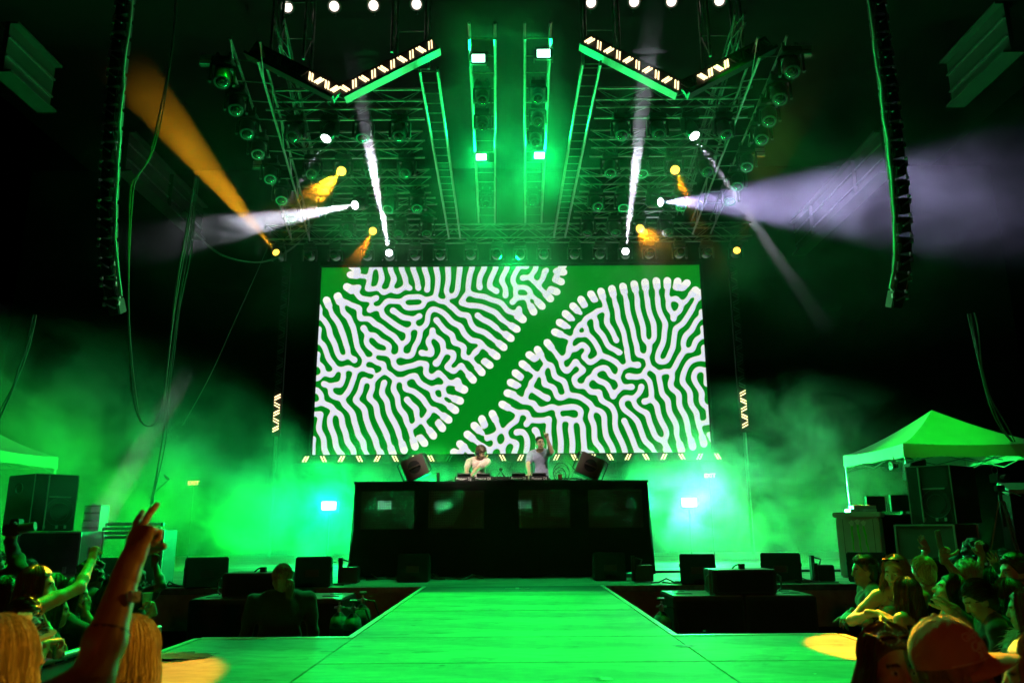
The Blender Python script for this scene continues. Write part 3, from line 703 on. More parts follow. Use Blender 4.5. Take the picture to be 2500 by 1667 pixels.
for i, (px, py, k) in enumerate(STROBES):
    p = at(px, py, STROBE_Y)
    m = mat('strobe_face_%d' % round(k * 10), (0.6, 0.9, 0.7), 0.3, emit=(0.40, 1.0, 0.70), estr=3 + 9 * k)
    make_strobe('floor_strobe', 'blazing green strobe on a short stand at the stage back, %s from the left' % NUM[i], p, m, group='floor strobes along the stage back', stand=p.z)
for i, (px, py) in enumerate(RIGSTROBES):
    p = atz(px, py, 8.75)
    make_strobe('rig_strobe', ['near green strobe hanging under the left centre truss', 'near green strobe hanging under the right centre truss', 'far green strobe hanging under the left centre truss', 'far green strobe hanging under the right centre truss'][i], p, M_LENS_G, .22, .13, 0.25, group='green strobes on the centre trusses')
for px, py, lab in ((512, 145, 'near pale lamp panel on the left side truss'), (636, 402, 'far pale lamp panel on the left side truss'), (1957, 122, 'near pale lamp panel on the right side truss'), (1848, 371, 'far pale lamp panel on the right side truss')):
    p = atz(px, py, 8.8); o = thing('panel_light', lab, 'panel light', p, 0, 'lamp panels on the side trusses')
    MB().box((0, .05, 0), (.36, .08, .18)).build('housing', M_BLACK, o)
    for z in (-.048, .048): MB().box((0, 0, z), (.34, .012, .075)).build('reflector', M_WHITEPANEL, o)
lampx = [(702, 18), (816, 16), (912, 14), (1017, 11), (1443, 7), (1548, 5), (1639, 4), (1756, 2)]
for i, (px, py) in enumerate(lampx):
    p = at(px, py, 14.0); o = thing('round_lamp', 'warm round lamp hanging under the roof edge, %s from the left' % NUM[i], 'stage light', p, 0, 'warm round lamps along the roof edge')
    d = (Vector((p.x * .5, 2, 2)) - p).normalized(); o.rotation_euler = (-d).to_track_quat('Z', 'X').to_euler()
    MB().lathe([(.04, .30), (.10, .28), (.125, .16), (.135, 0), (.15, -.02), (.15, -.05), (.125, -.05), (.115, -.02)], 20).build('can', M_DARKALU, o, smooth=True)
    MB().lathe([(0, -.03), (.10, -.025), (.10, -.015), (0, -.015)], 20).build('lamp_face', M_WARMLAMP, o)
    MB().tube([(-.2, 0, .1), (-.2, 0, .45), (.2, 0, .45), (.2, 0, .1)], .012).build('yoke', M_DARKALU, o)
truss('front_truss', 'dark front truss under the roof edge holding the round lamps', (-6.5, 14.15, 12.62), (6.5, 14.15, 12.62), .5, .5, m=M_DARKALU)

# ------------------------------------------------------------------ roof girders
M_GIRDER = mat('painted_girder', (0.06, 0.066, 0.06), 0.5, var=0.15, scale=3)
def girder(label, x, z, y0, y1, h=1.0):
    s = 1 if x > 0 else -1
    o = thing('roof_girder', label, 'girder', (x, y0, z)); L = y1 - y0
    MB().box((0, L / 2, 0), (.10, L, h)).build('web', M_GIRDER, o)
    for zz in (-h / 2, h / 2): MB().box((-s * .0, L / 2, zz), (.42, L, .05)).build('flange', M_GIRDER, o)
    for zz in (-.2, .22): MB().box((-s * .07, L / 2, zz), (.05, L, .035)).build('conduit', M_STEEL, o)
    n = int(L / 2.6)
    for k in range(n): MB().box((-s * .1, (k + .5) * L / n, 0), (.12, .02, h - .06)).build('stiffener', M_GIRDER, o)
    return o
gl, gr2 = at(385, 445, 20.5), at(2060, 470, 20.5)
girder('long roof girder slanting away behind the left speaker array', gl.x, gl.z, 18.6, 23.6, 1.1)
girder('long roof girder slanting away behind the right speaker array', gr2.x, gr2.z, 18.0, 24.2, 1.1)
a_ = at(55, 155, 14.6); girder('short green lit girder end at the far upper left', a_.x, a_.z, 14.0, 15.6, 1.1)
a_ = at(2400, 130, 14.6); girder('short green lit girder end at the far upper right', a_.x, a_.z, 13.7, 15.8, 1.1)
p = at(451, 525, 22.0); o = thing('flood_lamp', 'small square flood lamp glowing under the left roof girder', 'flood lamp', p)
MB().box((0, .05, 0), (.24, .08, .24), Matrix.Rotation(.6, 3, 'Y')).build('housing', M_BLACK, o); MB().box((0, 0, 0), (.20, .02, .20), Matrix.Rotation(.6, 3, 'Y')).build('lamp_face', M_WHITEPANEL, o)

# ------------------------------------------------------------------ line arrays
LKA = MB().box((0, 0, 0), (.034, .04, .04)).mesh('rigging_link', M_ALU); LKB = MB().box((0, 0, 0), (.035, .045, .06)).mesh('rigging_link', M_ALU)
def line_array(s, pts, Y0, Y1, label):
    n = 19
    P = [at(px, py, Y0 + (Y1 - Y0) * (i / (len(pts) - 1)) ** 1.6) for i, (px, py) in enumerate(pts)]
    # resample evenly
    cum = [0]
    for a, b in zip(P[:-1], P[1:]): cum.append(cum[-1] + (b - a).length)
    def ev(t):
        t = t * cum[-1]
        for i in range(len(P) - 1):
            if t <= cum[i + 1] + 1e-9: return P[i].lerp(P[i + 1], (t - cum[i]) / (cum[i + 1] - cum[i]))
        return P[-1]
    o = thing('line_array', label, 'speaker array', P[0])
    hb = cum[-1] / n; w = .17
    cab = MB().prism([(-w / 2, -hb * .47), (w / 2, -hb * .40), (w / 2, hb * .40), (-w / 2, hb * .47)], -.25, -.02).mesh('cabinet', M_CASE, bev=.008)
    gri = MB().box((0, -.26, 0), (w * .82, .02, hb * .72)).mesh('grille', M_GRILLE)
    han = MB().box((0, -.02, 0), (.17, .03, .022)).mesh('handle_bar', M_ALU)
    rails = [[], []]
    for i in range(n):
        a, b = ev(i / n), ev((i + 1) / n); c = (a + b) / 2; d = (a - b).normalized()
        M = Matrix.Identity(3); z = d; yv = Vector((0, 1, 0)); yv = (yv - z * yv.dot(z)).normalized(); xv = yv.cross(z); M = Matrix((xv, yv, z)).transposed()
        cb = link('cabinet', cab, o); cb.matrix_local = Matrix.Translation(c - P[0]) @ M.to_4x4()
        gg = link('grille', gri, cb)
        hh_ = link('handle_bar', han, cb); hh_.location = (0.02 * s, -.27, hb * .12); hh_.rotation_euler = (0, R(33) * (1 if s < 0 else -1), 0)
        for k, sx in enumerate((-1, 1)): rails[k].append(M @ Vector((sx * (w / 2 + .02), -.2, hb / 2)) + c - P[0])
    for k, rl in enumerate(rails):
        inner = (k == 1) == (s < 0)
        MB().tube(rl, .014 if not inner else .02, 6).build('rigging_rail', M_ALU if inner else M_STEEL, o)
        for i, q in enumerate(rl):
            for me_, dv, an in ((LKA, Vector((0, -.02, 0)), i * .7), (LKB, Vector((0.0, -.02, -hb * .35)), 0)):
                q_ = link('rigging_link', me_, o); q_.location = q + dv; q_.rotation_euler = (an, 0, 0)
    if True:     # rough foam padded bundle of cables up the inner rail
        rg = random.Random(3); q = [v + Vector((rg.uniform(-.015, .015) + (.045 if s < 0 else -.045), -.05, 0)) for v in rails[1 if s < 0 else 0]]
        MB().tube(q, .026, 7).build('cable_bundle', M_WHITEPANEL, o, smooth=True)
    top = MB().box((0, .1, .1), (.5, .9, .12)).build('fly_frame', M_DARKALU, o)
    return o
line_array(-1, [(326, -60), (312, 80), (298, 200), (287, 340), (279, 480), (277, 580), (283, 690), (299, 765)], 10.6, 11.6, 'tall hanging line array of speakers left of the stage, curving at its foot')
line_array(1, [(2118, -60), (2135, 80), (2152, 200), (2168, 330), (2181, 450), (2190, 560), (2190, 650), (2172, 752)], 10.6, 11.6, 'tall hanging line array of speakers right of the stage, curving at its foot')

# ------------------------------------------------------------------ hanging cables
def cable(label, pts, r=.012, n=3, m=M_CABLELIT, spread=.04):
    o = link('hanging_cable', None); P = [at(px, py, Y) for px, py, Y in pts]; o.location = P[0]; tag(o, label, 'cable')
    rg = random.Random(len(label))
    Q = []
    for i in range(len(P) - 1):                        # Catmull-Rom
        p0, p1, p2, p3 = P[max(i - 1, 0)], P[i], P[i + 1], P[min(i + 2, len(P) - 1)]
        for k in range(5):
            t = k / 5; Q.append(.5 * ((2 * p1) + (p2 - p0) * t + (2 * p0 - 5 * p1 + 4 * p2 - p3) * t * t + (3 * p1 - p0 - 3 * p2 + p3) * t ** 3))
    Q.append(P[-1])
    for j in range(n):
        ph = rg.uniform(0, 6); off = Vector((rg.uniform(-1, 1), rg.uniform(-1, 1), 0)) * spread
        MB().tube([q - P[0] + off * (1 + .8 * math.sin(i * .5 + ph)) for i, q in enumerate(Q)], r, 5).build('cable', m, o)
    return o
cable('bundle of slack cables swinging from the roof past the left array', [(430, -20, 12), (418, 130, 12), (395, 250, 12), (365, 380, 12), (335, 430, 12), (318, 470, 12), (313, 700, 12), (318, 900, 12.2), (335, 1010, 12.4), (362, 1040, 12.6), (390, 1010, 12.8), (408, 900, 13), (430, 700, 13), (462, 520, 13), (476, 430, 13.2)], .011, 3)
cable('thin bundle of cables dropping to the stage at the left', [(480, 430, 13.2), (466, 560, 13.2), (440, 720, 13.2), (415, 900, 13.3), (395, 1080, 13.4), (368, 1230, 13.5)], .009, 3)
cable('single thin line slanting down from the left side truss', [(655, 590, 16), (590, 740, 16), (520, 900, 16), (440, 1040, 16)], .006, 1)
cable('slack cables drooping under the far end of the left side truss', [(470, 560, 18), (540, 620, 18.3), (640, 640, 19), (720, 600, 19.5), (770, 540, 20)], .008, 3)
cable('bundle of cables sweeping down to the tent at the right', [(2368, 765, 13), (2385, 860, 13), (2415, 970, 13.2), (2450, 1050, 13.6), (2482, 1090, 14)], .011, 4)
cable('frayed black cables trailing down at the far left', [(88, 770, 11), (70, 850, 11), (40, 930, 11), (5, 1010, 11), (-25, 1070, 11)], .010, 3)
# ------------------------------------------------------------------ the performers' booth
BY = 14.0
bl, br = at(868, 1176, BY), at(1580, 1171, BY)
BX0, BX1 = bl.x, br.x; BTOP = (bl.z + br.z) / 2; BW = BX1 - BX0; BXC = (BX0 + BX1) / 2
booth = thing('dj_booth', 'wide black cloth covered booth on wheels with mesh windows', 'booth', (BXC, BY, 0))
M_BOOTH = mat('booth_cloth', (0.012, 0.013, 0.012), 0.8, bump=0.35, bscale=5, spec=0.3)
def mesh_window_mat():
    m = bpy.data.materials.new('perforated_mesh'); m.use_nodes = True; nt = m.node_tree; L = nt.links
    b = nt.nodes['Principled BSDF']; b.inputs['Base Color'].default_value = (.02, .022, .02, 1); b.inputs['Roughness'].default_value = .5
    tc = nt.nodes.new('ShaderNodeTexCoord'); v = nt.nodes.new('ShaderNodeTexVoronoi'); v.inputs['Scale'].default_value = 24; v.inputs['Randomness'].default_value = 0.25
    sx = nt.nodes.new('ShaderNodeSeparateXYZ'); cx = nt.nodes.new('ShaderNodeCombineXYZ'); L.new(tc.outputs['Object'], sx.inputs[0]); L.new(sx.outputs[0], cx.inputs[0]); L.new(sx.outputs[2], cx.inputs[1]); v.voronoi_dimensions = '2D'; L.new(cx.outputs[0], v.inputs['Vector'])
    r = nt.nodes.new('ShaderNodeMapRange'); r.inputs[1].default_value = .20; r.inputs[2].default_value = .25; r.inputs[3].default_value = .5; r.inputs[4].default_value = 1; L.new(v.outputs['Distance'], r.inputs[0])
    n = nt.nodes.new('ShaderNodeTexNoise'); n.inputs['Scale'].default_value = 1.4; L.new(tc.outputs['Object'], n.inputs['Vector'])
    r2 = nt.nodes.new('ShaderNodeMapRange'); r2.inputs[1].default_value = .4; r2.inputs[2].default_value = .6; r2.inputs[3].default_value = 0; r2.inputs[4].default_value = .4; L.new(n.outputs['Fac'], r2.inputs[0])
    a = nt.nodes.new('ShaderNodeMath'); a.operation = 'ADD'; a.use_clamp = True; L.new(r.outputs[0], a.inputs[0]); L.new(r2.outputs[0], a.inputs[1])
    L.new(a.outputs[0], b.inputs['Alpha']); return m
M_MESHWIN = mesh_window_mat()
WIN = [(882, 1012), (1046, 1182), (1266, 1392), (1436, 1568)]
wz1, wz0 = at(1000, 1198, BY).z, at(1000, 1291, BY).z
wx = [(at(a, 1240, BY).x - BXC, at(b, 1240, BY).x - BXC) for a, b in WIN]
HEM = 0.06
def cloth_front():
    """front cloth: a grid that flares and sags a little towards the hem, open where the windows are"""
    xs = sorted(set([-BW / 2, BW / 2] + [v for w in wx for v in w] + list(np.linspace(-BW / 2, BW / 2, 25))))
    zs = sorted(set([HEM, BTOP, wz0, wz1] + list(np.linspace(HEM, BTOP, 13))))
    mb = MB(); vid = {}
    rg = random.Random(2)
    def V(x, z):
        k = (x, z)
        if k not in vid:
            t = max(0, (wz0 - z)) / wz0
            sag = -.05 * (1 - (2 * x / BW) ** 2) * t + .014 * math.sin(x * 9) * t
            vid[k] = len(mb.v); mb.v.append((x * (1 + .022 * t), -.03 - .07 * t + .012 * math.sin(x * 7 + z * 3) * t, z + (sag if z < .3 else 0) - (0 if z > .1 else .02 * math.sin(x * 5))))
        return vid[k]
    for a, b in zip(xs[:-1], xs[1:]):
        for c, d in zip(zs[:-1], zs[1:]):
            mx, mz = (a + b) / 2, (c + d) / 2
            if any(u < mx < v for u, v in wx) and wz0 < mz < wz1: continue
            mb.f.append((V(a, c), V(b, c), V(b, d), V(a, d))); mb.m.append(0)
    return mb
cloth_front().build('cloth_front', M_BOOTH, booth, smooth=True)
for s in (-1, 1):
    MB().add([(s * BW / 2, 0, BTOP), (s * BW / 2, 1.5, BTOP), (s * BW / 2 * 1.02, 1.55, HEM), (s * BW / 2 * 1.022, -.10, HEM)], [(0, 1, 2, 3)]).build('cloth_side', M_BOOTH, booth)
MB().box((0, .62, BTOP - .02), (BW + .04, 1.32, .04)).build('table_top', M_BLACKMATT, booth, bev=.006)
for a, b in wx: MB().box(((a + b) / 2, -.012, (wz0 + wz1) / 2), (b - a + .04, .008, wz1 - wz0 + .04)).build('mesh_window', M_MESHWIN, booth)
for x in np.linspace(-BW / 2 + .05, BW / 2 - .05, 5): MB().box((x, .06, (BTOP + .2) / 2 - .02), (.06, .06, BTOP - .24)).build('post', M_BLACK, booth)
# equipment shelf behind the cloth, seen dark through the mesh
for x, w, h in ((-.95, 1.0, .75), (1.5, 1.3, .9), (-2.3, .5, .5), (.35, .4, .9)): MB().box((x, .8, .12 + h / 2), (w, .6, h)).build('equipment_rack', M_CASE, booth)
MB().box((0, .7, .14), (BW - .1, 1.3, .05)).build('bottom_frame', M_BLACK, booth)
for x in (-BW / 2 + .12, -.05, BW / 2 - .12):
    cs = MB().tube([(x - .02, .02, .045), (x + .02, .02, .045)], .045, 12); cs.box((x, .02, .10), (.05, .06, .05)); cs.box((x, -.02, .08), (.03, .12, .02), Matrix.Rotation(.5, 3, 'X'))
    cs.build('caster', M_RUBBER, booth)
fold = MB().add([(.36, -.045, 1.6), (.5, -.05, 1.55), (.42, -.05, 1.2), (.30, -.05, .95), (.28, -.045, 1.3)], [(0, 1, 2, 3, 4)])
riser = thing('riser', 'black platform behind the booth on which the two performers stand', 'platform', (BXC, 15.75, 0))
RZ = 0.70
MB().box((0, 0, RZ - .03), (4.2, 1.7, .06)).build('deck', M_BLACKMATT, riser)
for x in (-2, -.7, .7, 2):
    for y in (-.75, .75): MB().box((x, y, (RZ - .06) / 2), (.06, .06, RZ - .06)).build('leg', M_DARKALU, riser)

# decks, mixer and cables on the booth top
M_DECKBLK = mat('player_shell', (0.02, 0.02, 0.022), 0.4, bump=.05)
M_LET = mat('white_print', (0.7, 0.7, 0.7), 0.6)
M_SCRGLOW = mat('small_display', (.1, .2, .3), .3, emit=(.3, .6, 1.0), estr=1.2)
def player(px, lab, tiltk=0):
    p = at(px, 1170, 14.36); o = thing('media_player', lab, 'player', (p.x, 14.46, BTOP), 0, 'media players on the booth')
    MB().box((0, 0, .055), (.33, .38, .09)).build('body', M_DECKBLK, o, bev=.008)
    MB().lathe([(.10, .10), (.10, .115), (.03, .118), (0, .118)], 20, (0, .03, 0)).build('jog_wheel', M_ALU, o)
    sc = MB().box((0, -.12, .125), (.24, .10, .02), Matrix.Rotation(-.5, 3, 'X')).build('display', M_DECKBLK, o)
    for x in (-.13, .13): MB().box((x, .15, .006), (.03, .03, .012)).build('foot', M_RUBBER, o)
    lettering('Pioneer DJ', .062, M_LET, o, (0, -.192, .055), (PI / 2, 0, 0), bold=True); return o
player(1133, 'black media player at the left end of the booth equipment'); player(1180, 'black media player in front of the performer in the pale tee')
player(1266, 'black media player left of the pointing performer'); player(1316, 'black media player in front of the pointing performer')
for px, lab in ((1222, 'black mixer with knobs between the inner media players'),):
    p = at(px, 1170, 14.5); o = thing('mixer', lab, 'mixer', (p.x, 14.5, BTOP))
    MB().box((0, 0, .05), (.32, .38, .09)).build('body', M_DECKBLK, o, bev=.006)
    for i in range(4):
        for j in range(3): MB().lathe([(.012, 0), (.010, .02), (0, .02)], 8, (-.11 + i * .073, -.08 + j * .09, .095)).build('knob', M_ALU, o)
o = thing('cable_tangle', 'tangle of black cables lying along the booth top edge', 'cable', (BXC, 14.1, BTOP))
rg = random.Random(5)
for k in range(7):
    x = rg.uniform(-1.2, .9); pts = [(x + i * .12 + rg.uniform(-.03, .03), .0 + rg.uniform(-.06, .1), .012 + rg.random() ** 3 * .05) for i in range(8)]; MB().tube(pts, .008, 5).build('cable', M_CABLE, o)
p = at(1360, 1150, 14.3); o = thing('cable_coil', 'loops of black cable standing by the red cup', 'cable', (p.x, 14.3, BTOP))
for k in range(6):
    r_ = .07 + .02 * k; c = Vector((rg.uniform(-.06, .06) + k * .02, rg.uniform(-.04, .04), .02)); MB().tube([c + Vector((r_ * math.cos(a), .02 * math.sin(3 * a), max(0, r_ * 1.15 * (math.sin(a) + .8)))) for a in np.linspace(0, 2 * PI, 17)], .007, 5).build('cable', M_CABLELIT if k % 2 else M_CABLE, o)
p = at(1368, 1167, 14.2); o = thing('party_cup', 'red plastic cup at the right of the booth equipment', 'cup', (p.x, 14.2, BTOP))
MB().lathe([(.032, 0), (.046, .115), (.049, .118), (.046, .12), (.043, .115), (.03, .006), (0, .006)], 16).build('cup', mat('red_plastic', (.5, .02, .02), .35), o, smooth=True)
p = at(1070, 1168, 14.2); o = thing('drink_can', 'dark can standing beside the left booth speaker', 'can', (p.x, 14.2, BTOP))
MB().lathe([(.024, 0), (.03, .01), (.03, .15), (.024, .165), (.022, .16), (0, .16)], 14).build('can', mat('dark_tin', (.06, .05, .04), .35, metal=.6), o, smooth=True)
p = at(1223, 1160, 14.3); o = thing('camera_clamp', 'small camera on a spidery stand between the players', 'camera', (p.x, 14.3, BTOP))
MB().box((0, 0, .22), (.06, .05, .05)).build('camera', M_BLACK, o, bev=.006)
for a in (-2.4, -.7, .9): MB().tube([(0, 0, .20), (.1 * math.cos(a), .1 * math.sin(a), .08), (.16 * math.cos(a), .16 * math.sin(a), .005)], .007, 5).build('leg', M_BLACK, o)
M_BOXSPK = mat('speaker_paint_brown', (.075, .055, .045), .55, bump=.1, bscale=150)
def booth_speaker(px0, py0, px1, lab, s):
    a, b = at(px0, 1170, 14.5), at(px1, 1170, 14.5); w = abs(b.x - a.x)
    o = thing('booth_speaker', lab, 'speaker', ((a.x + b.x) / 2, 14.5, BTOP))
    # tilted cabinet seen from the back, its wedge resting on the table
    T = Matrix.Rotation(R(24) * s, 4, 'Y')
    hx, hz = w * .43, .31
    pv = Matrix.Translation((0, 0, .0)) @ T
    poly = [(-hx, 0.0), (hx, 0.0), (hx, .40), (-hx, .40)]
    lowest = min((T @ Vector((x, 0, z))).z for x, z in poly)
    M = Matrix.Translation((0, 0, -lowest)) @ T
    MB().prism(poly, -.18, .22, M).build('cabinet', M_BOXSPK, o, bev=.012)
    h = MB(); n = 20
    h.lathe([(.115, -.02), (.115, .0), (.10, .0), (.098, -.02)], 24, M @ Vector((0, -.185, .21)), (M.to_3x3() @ Matrix.Rotation(PI / 2, 3, 'X')))
    h.build('port_ring', M_BLACKMATT, o)
    MB().lathe([(0, .003), (.10, .003), (.10, -.01), (0, -.01)], 24, M @ Vector((0, -.185, .21)), (M.to_3x3() @ Matrix.Rotation(PI / 2, 3, 'X'))).build('port', M_BLACKMATT, o)
    MB().box(M @ Vector((0, -.20, .21)), (.22, .03, .03), M.to_3x3()).build('handle', M_BOXSPK, o, bev=.006)
    for sx in (-1, 1):
        MB().tube([M @ Vector((sx * (hx + .005), -.19, .02)), M @ Vector((sx * (hx + .06), -.19, .05)), M @ Vector((sx * (hx + .06), -.19, .35)), M @ Vector((sx * (hx + .005), -.19, .38))], .012, 6).build('side_bracket', M_BLACK, o)
    MB().prism([(-.18, 0), (.18, 0), (.18, .03), (-.18, .03)], -.15, .15).build('wedge', M_BLACK, o)
    return o
booth_speaker(992, 1175, 1058, 'tilted brown speaker with a round port on the left of the booth', -1)
booth_speaker(1394, 1175, 1464, 'tilted brown speaker with a round port on the right of the booth', 1)

# ------------------------------------------------------------------ floor monitors along the stage edge
def wedge(x, y, w, label, yaw=0, h=.43, d=.50, z=0):
    o = thing('stage_monitor', label, 'stage monitor', (x, y, z), yaw, 'stage monitors along the deck edge')
    # audience sees the flat rear; the grille slopes towards the stage
    poly = [(-d / 2, 0), (d / 2, 0), (d / 2, .06), (d / 2 - .06, .17), (.10, h * .92), (-.02, h), (-d / 2 + .10, h)]
    M = Matrix.Rotation(PI / 2, 4, 'Z')
    MB().prism(poly, -w / 2, w / 2, M).build('cabinet', M_BLACKMATT, o, bev=.015)
    a, b = Vector((0, d / 2 - .07, .2)), Vector((0, .11, h * .9))
    c = (a + b) / 2; ang = math.atan2(b.z - a.z, b.y - a.y)
    MB().box(c + Vector((0, .008, .008)), (w * .9, (b - a).length, .015), Matrix.Rotation(ang, 3, 'X')).build('grille', M_GRILLE, o)
    MB().box((0, -d / 2 - .003, .2), (.20, .012, .10)).build('rear_panel', M_CASE, o)
    for sx in (-1, 1): MB().box((sx * (w / 2 + .004), 0, h * .6), (.012, .16, .045)).build('handle', M_RUBBER, o)
    return o
wl = [(498, 1419, 12.2, .60, 'black stage monitor at the deck edge left of the ponytailed guard', .45), (764, 1418, 12.2, .52, 'black stage monitor just right of the ponytailed guard', .12), (1010, 1415, 13.1, .50, 'black stage monitor against the left half of the booth front', 0), (1488, 1412, 13.1, .50, 'black stage monitor against the right half of the booth front', 0),
      (1706, 1414, 12.2, .52, 'black stage monitor just right of the booth corner', -.2), (1912, 1409, 12.4, .58, 'black stage monitor behind the right long case', -.35), (2122, 1402, 12.4, .55, 'black stage monitor before the pale cooler, partly behind the crowd', -.4), (232, 1432, 12.3, .55, 'black stage monitor at the left behind the raised fist', .35)]
for px, py, Y, w, lab, yw in wl:
    p = at(px, py, Y); wedge(p.x, Y + .05, w, lab, yw)

# ------------------------------------------------------------------ subwoofers, long cases, gas bottles and clutter in the pit front
M_SUBTOP = mat('sub_top_paint', (.22, .22, .21), .5, var=.2, scale=6, bump=.1)
def sub(x, y, w, d, label, zt):
    o = thing('subwoofer', label, 'subwoofer', (x, y, GZ), 0, 'subwoofers in the pit below the deck'); H = zt - GZ
    MB().box((0, 0, H / 2), (w - .015, d, H - .01)).build('cabinet', M_CASE, o, bev=.012)
    MB().box((0, 0, H + .001), (w - .05, d - .05, .012)).build('top_panel', M_SUBTOP, o)
    MB().box((0, -d / 2 - .004, H / 2), (w - .08, .012, H - .1)).build('grille', M_GRILLE, o)
    for sx in (-1, 1):
        MB().box((sx * w * .27, -.1, H + .009), (.22, .10, .008)).build('recess', M_BLACKMATT, o)
        MB().box((sx * w * .27, .22, H + .009), (.16, .07, .008)).build('recess', M_BLACKMATT, o)
    MB().box((w * .32, -d / 2 - .012, H * .55), (.07, .008, .07)).build('badge', M_WHITEPANEL, o)
    MB().box((w * .32, -d / 2 - .017, H * .55), (.035, .006, .035)).build('badge_mark', M_CASE, o)
    return o
ST = -.03
xl0, xl1 = at(461, 1443, 10.4).x, at(838, 1440, 10.4).x; xr0, xr1 = at(1640, 1430, 10.4).x, at(1992, 1430, 10.4).x
wn = ['left', 'middle', 'right']
for side, x0, x1 in (('left', xl0, xl1), ('right', xr0, xr1)):
    n = 2; w = (x1 - x0) / n
    for i in range(n): sub(x0 + w * (i + .5), 10.85, w, .9, '%s black subwoofer with a pale top %s the runway' % (('outer' if (i == 0) == (side == 'left') else 'inner'), side + ' of'), ST)
def long_case(px0, px1, py0, py1, Y, label):
    a, b = at(px0, py1, Y), at(px1, py0, Y); w = b.x - a.x; h = .30
    o = thing('long_case', label, 'speaker', ((a.x + b.x) / 2, Y + .25, ST + .008))
    MB().box((0, 0, h / 2 + .01), (w, .5, h)).build('cabinet', M_CASE, o, bev=.015)
    MB().box((0, -.253, h / 2 + .01), (w - .1, .012, h - .06)).build('grille', M_GRILLE, o)
    for s in (-1, 1):
        MB().box((s * (w / 2 + .012), -.1, h / 2), (.02, .06, h + .02)).build('bracket', M_DARKALU, o)
        MB().tube([(s * (w / 2 + .03), -.2, .05), (s * (w / 2 + .07), -.2, .08), (s * (w / 2 + .07), -.2, .22), (s * (w / 2 + .03), -.2, .25)], .012, 6).build('handle', M_DARKALU, o)
    MB().box((w * .05, 0, h + .04), (.07, .07, .07)).build('connector_block', M_BLACK, o)
    MB().tube([(-w * .1 + i * w * .025, .02, h + .012 + .05 * math.sin(i * PI / 8)) for i in range(9)], .01, 5).build('cable', M_CABLE, o); return o
long_case(541, 697, 1388, 1440, 10.5, 'long low black speaker lying on the left subwoofers')
long_case(1741, 1893, 1376, 1428, 10.5, 'long low black speaker lying on the right subwoofers')
M_TANK = mat('gas_bottle_paint', (.02, .035, .035), .3, coat=.4, var=.3)
M_SHRINK = mat('bottle_shoulder_print', (.12, .22, .3), .35, var=.5, scale=14)
def tank(px, py, Y, label, h=1.02):
    p = at(px, py, Y); o = thing('gas_bottle', label, 'gas bottle', (p.x, Y, GZ), 0, 'gas bottles in the pit')
    MB().lathe([(.10, 0), (.105, .01), (.105, h - .16), (.09, h - .09), (.05, h - .04), (.03, h - .02)], 18).build('cylinder', M_TANK, o, smooth=True)
    MB().lathe([(.107, h - .20), (.107, h - .155), (.092, h - .088), (.07, h - .06), (.069, h - .064)], 18).build('shoulder_label', M_SHRINK, o, smooth=True)
    v = MB().lathe([(.025, h - .03), (.025, h + .05), (.012, h + .06), (.012, h + .11), (0, h + .11)], 10); v.tube([(-.06, 0, h + .03), (.06, 0, h + .03)], .014, 8); v.build('valve', M_ALU, o)
    MB().lathe([(.045, h + .10), (.05, h + .115), (.045, h + .13), (0, h + .13)], 10).build('hand_wheel', M_DARKALU, o)
    MB().tube([(.06, 0, h + .03), (.14, .02, h + .02), (.2, .05, h - .15), (.19, .08, .5), (.22, .1, .02)], .011, 6).build('hose', M_CABLE, o); return o
tank(828, 1500, 9.75, 'left gas bottle with a printed shoulder beside the runway', 1.0); tank(862, 1500, 9.6, 'middle dark gas bottle beside the left of the runway', 1.0); tank(884, 1495, 10.0, 'right gas bottle of the three left of the runway', 1.06)
tank(1616, 1500, 9.6, 'single gas bottle with a pale shoulder right of the runway', 1.0)
# foot-of-deck effect boxes with nozzles, and cable runs along the edge
def jet(px, py, Y, label):
    p = at(px, py, Y); o = thing('jet_machine', label, 'effects machine', (p.x, Y, 0), 0, 'jet machines at the booth corners')
    MB().box((0, 0, .13), (.26, .26, .24)).build('housing', M_BLACK, o, bev=.012); MB().box((-.16, 0, .2), (.05, .1, .38)).build('side_arm', M_BLACK, o)
    MB().tube([(-.05, 0, .25), (-.02, 0, .33), (-.12, 0, .36)], .014, 6).build('nozzle', M_DARKALU, o); return o
jet(855, 1412, 12.7, 'small black effects box at the left booth corner'); jet(1572, 1410, 12.7, 'small black effects box at the right booth corner'); jet(2010, 1400, 12.4, 'small black effects box near the right crowd')
p = at(1998, 1400, 12.3)
o = thing('upright_tube', 'slim black upright tube beside the right effects box', 'tube', (at(1992, 1395, 12.3).x, 12.3, 0)); MB().tube([(0, 0, 0), (0, 0, .28)], .035, 10).build('tube', M_BLACK, o); MB().lathe([(.05, 0), (.05, .02), (.035, .025)], 12).build('foot', M_ALU, o)
def cable_run(label, px0, px1, Y, n, sd):
    a, b = at(px0, 1400, Y).x, at(px1, 1400, Y).x; o = thing('cable_run', label, 'cable', (a, Y, .006)); rg = random.Random(sd)
    for k in range(n):
        N = 14; x0 = rg.uniform(0, (b - a) * .4); x1 = x0 + rg.uniform(.4, .6) * (b - a); yb = rg.uniform(-.12, .2); am = rg.uniform(.03, .14); ph = rg.uniform(0, 6)
        MB().tube([(x0 + (x1 - x0) * i / N, yb + am * math.sin(i * .9 + ph), .012 + (.09 * rg.random() if rg.random() < .12 else 0)) for i in range(N + 1)], rg.choice((.009, .012, .015)), 5).build('cable', M_CABLE if k % 3 else M_CABLELIT, o)
    return o
cable_run('messy cables along the deck edge left of the booth', 440, 900, 12.25, 14, 1); cable_run('messy cables along the deck edge right of the booth', 1580, 2050, 12.25, 16, 2)
cable_run('cables trailing under the booth hem', 880, 1200, 13.6, 7, 3)
cable_run('cables on the stage floor at the far left behind the crowd', 300, 470, 12.2, 8, 6)
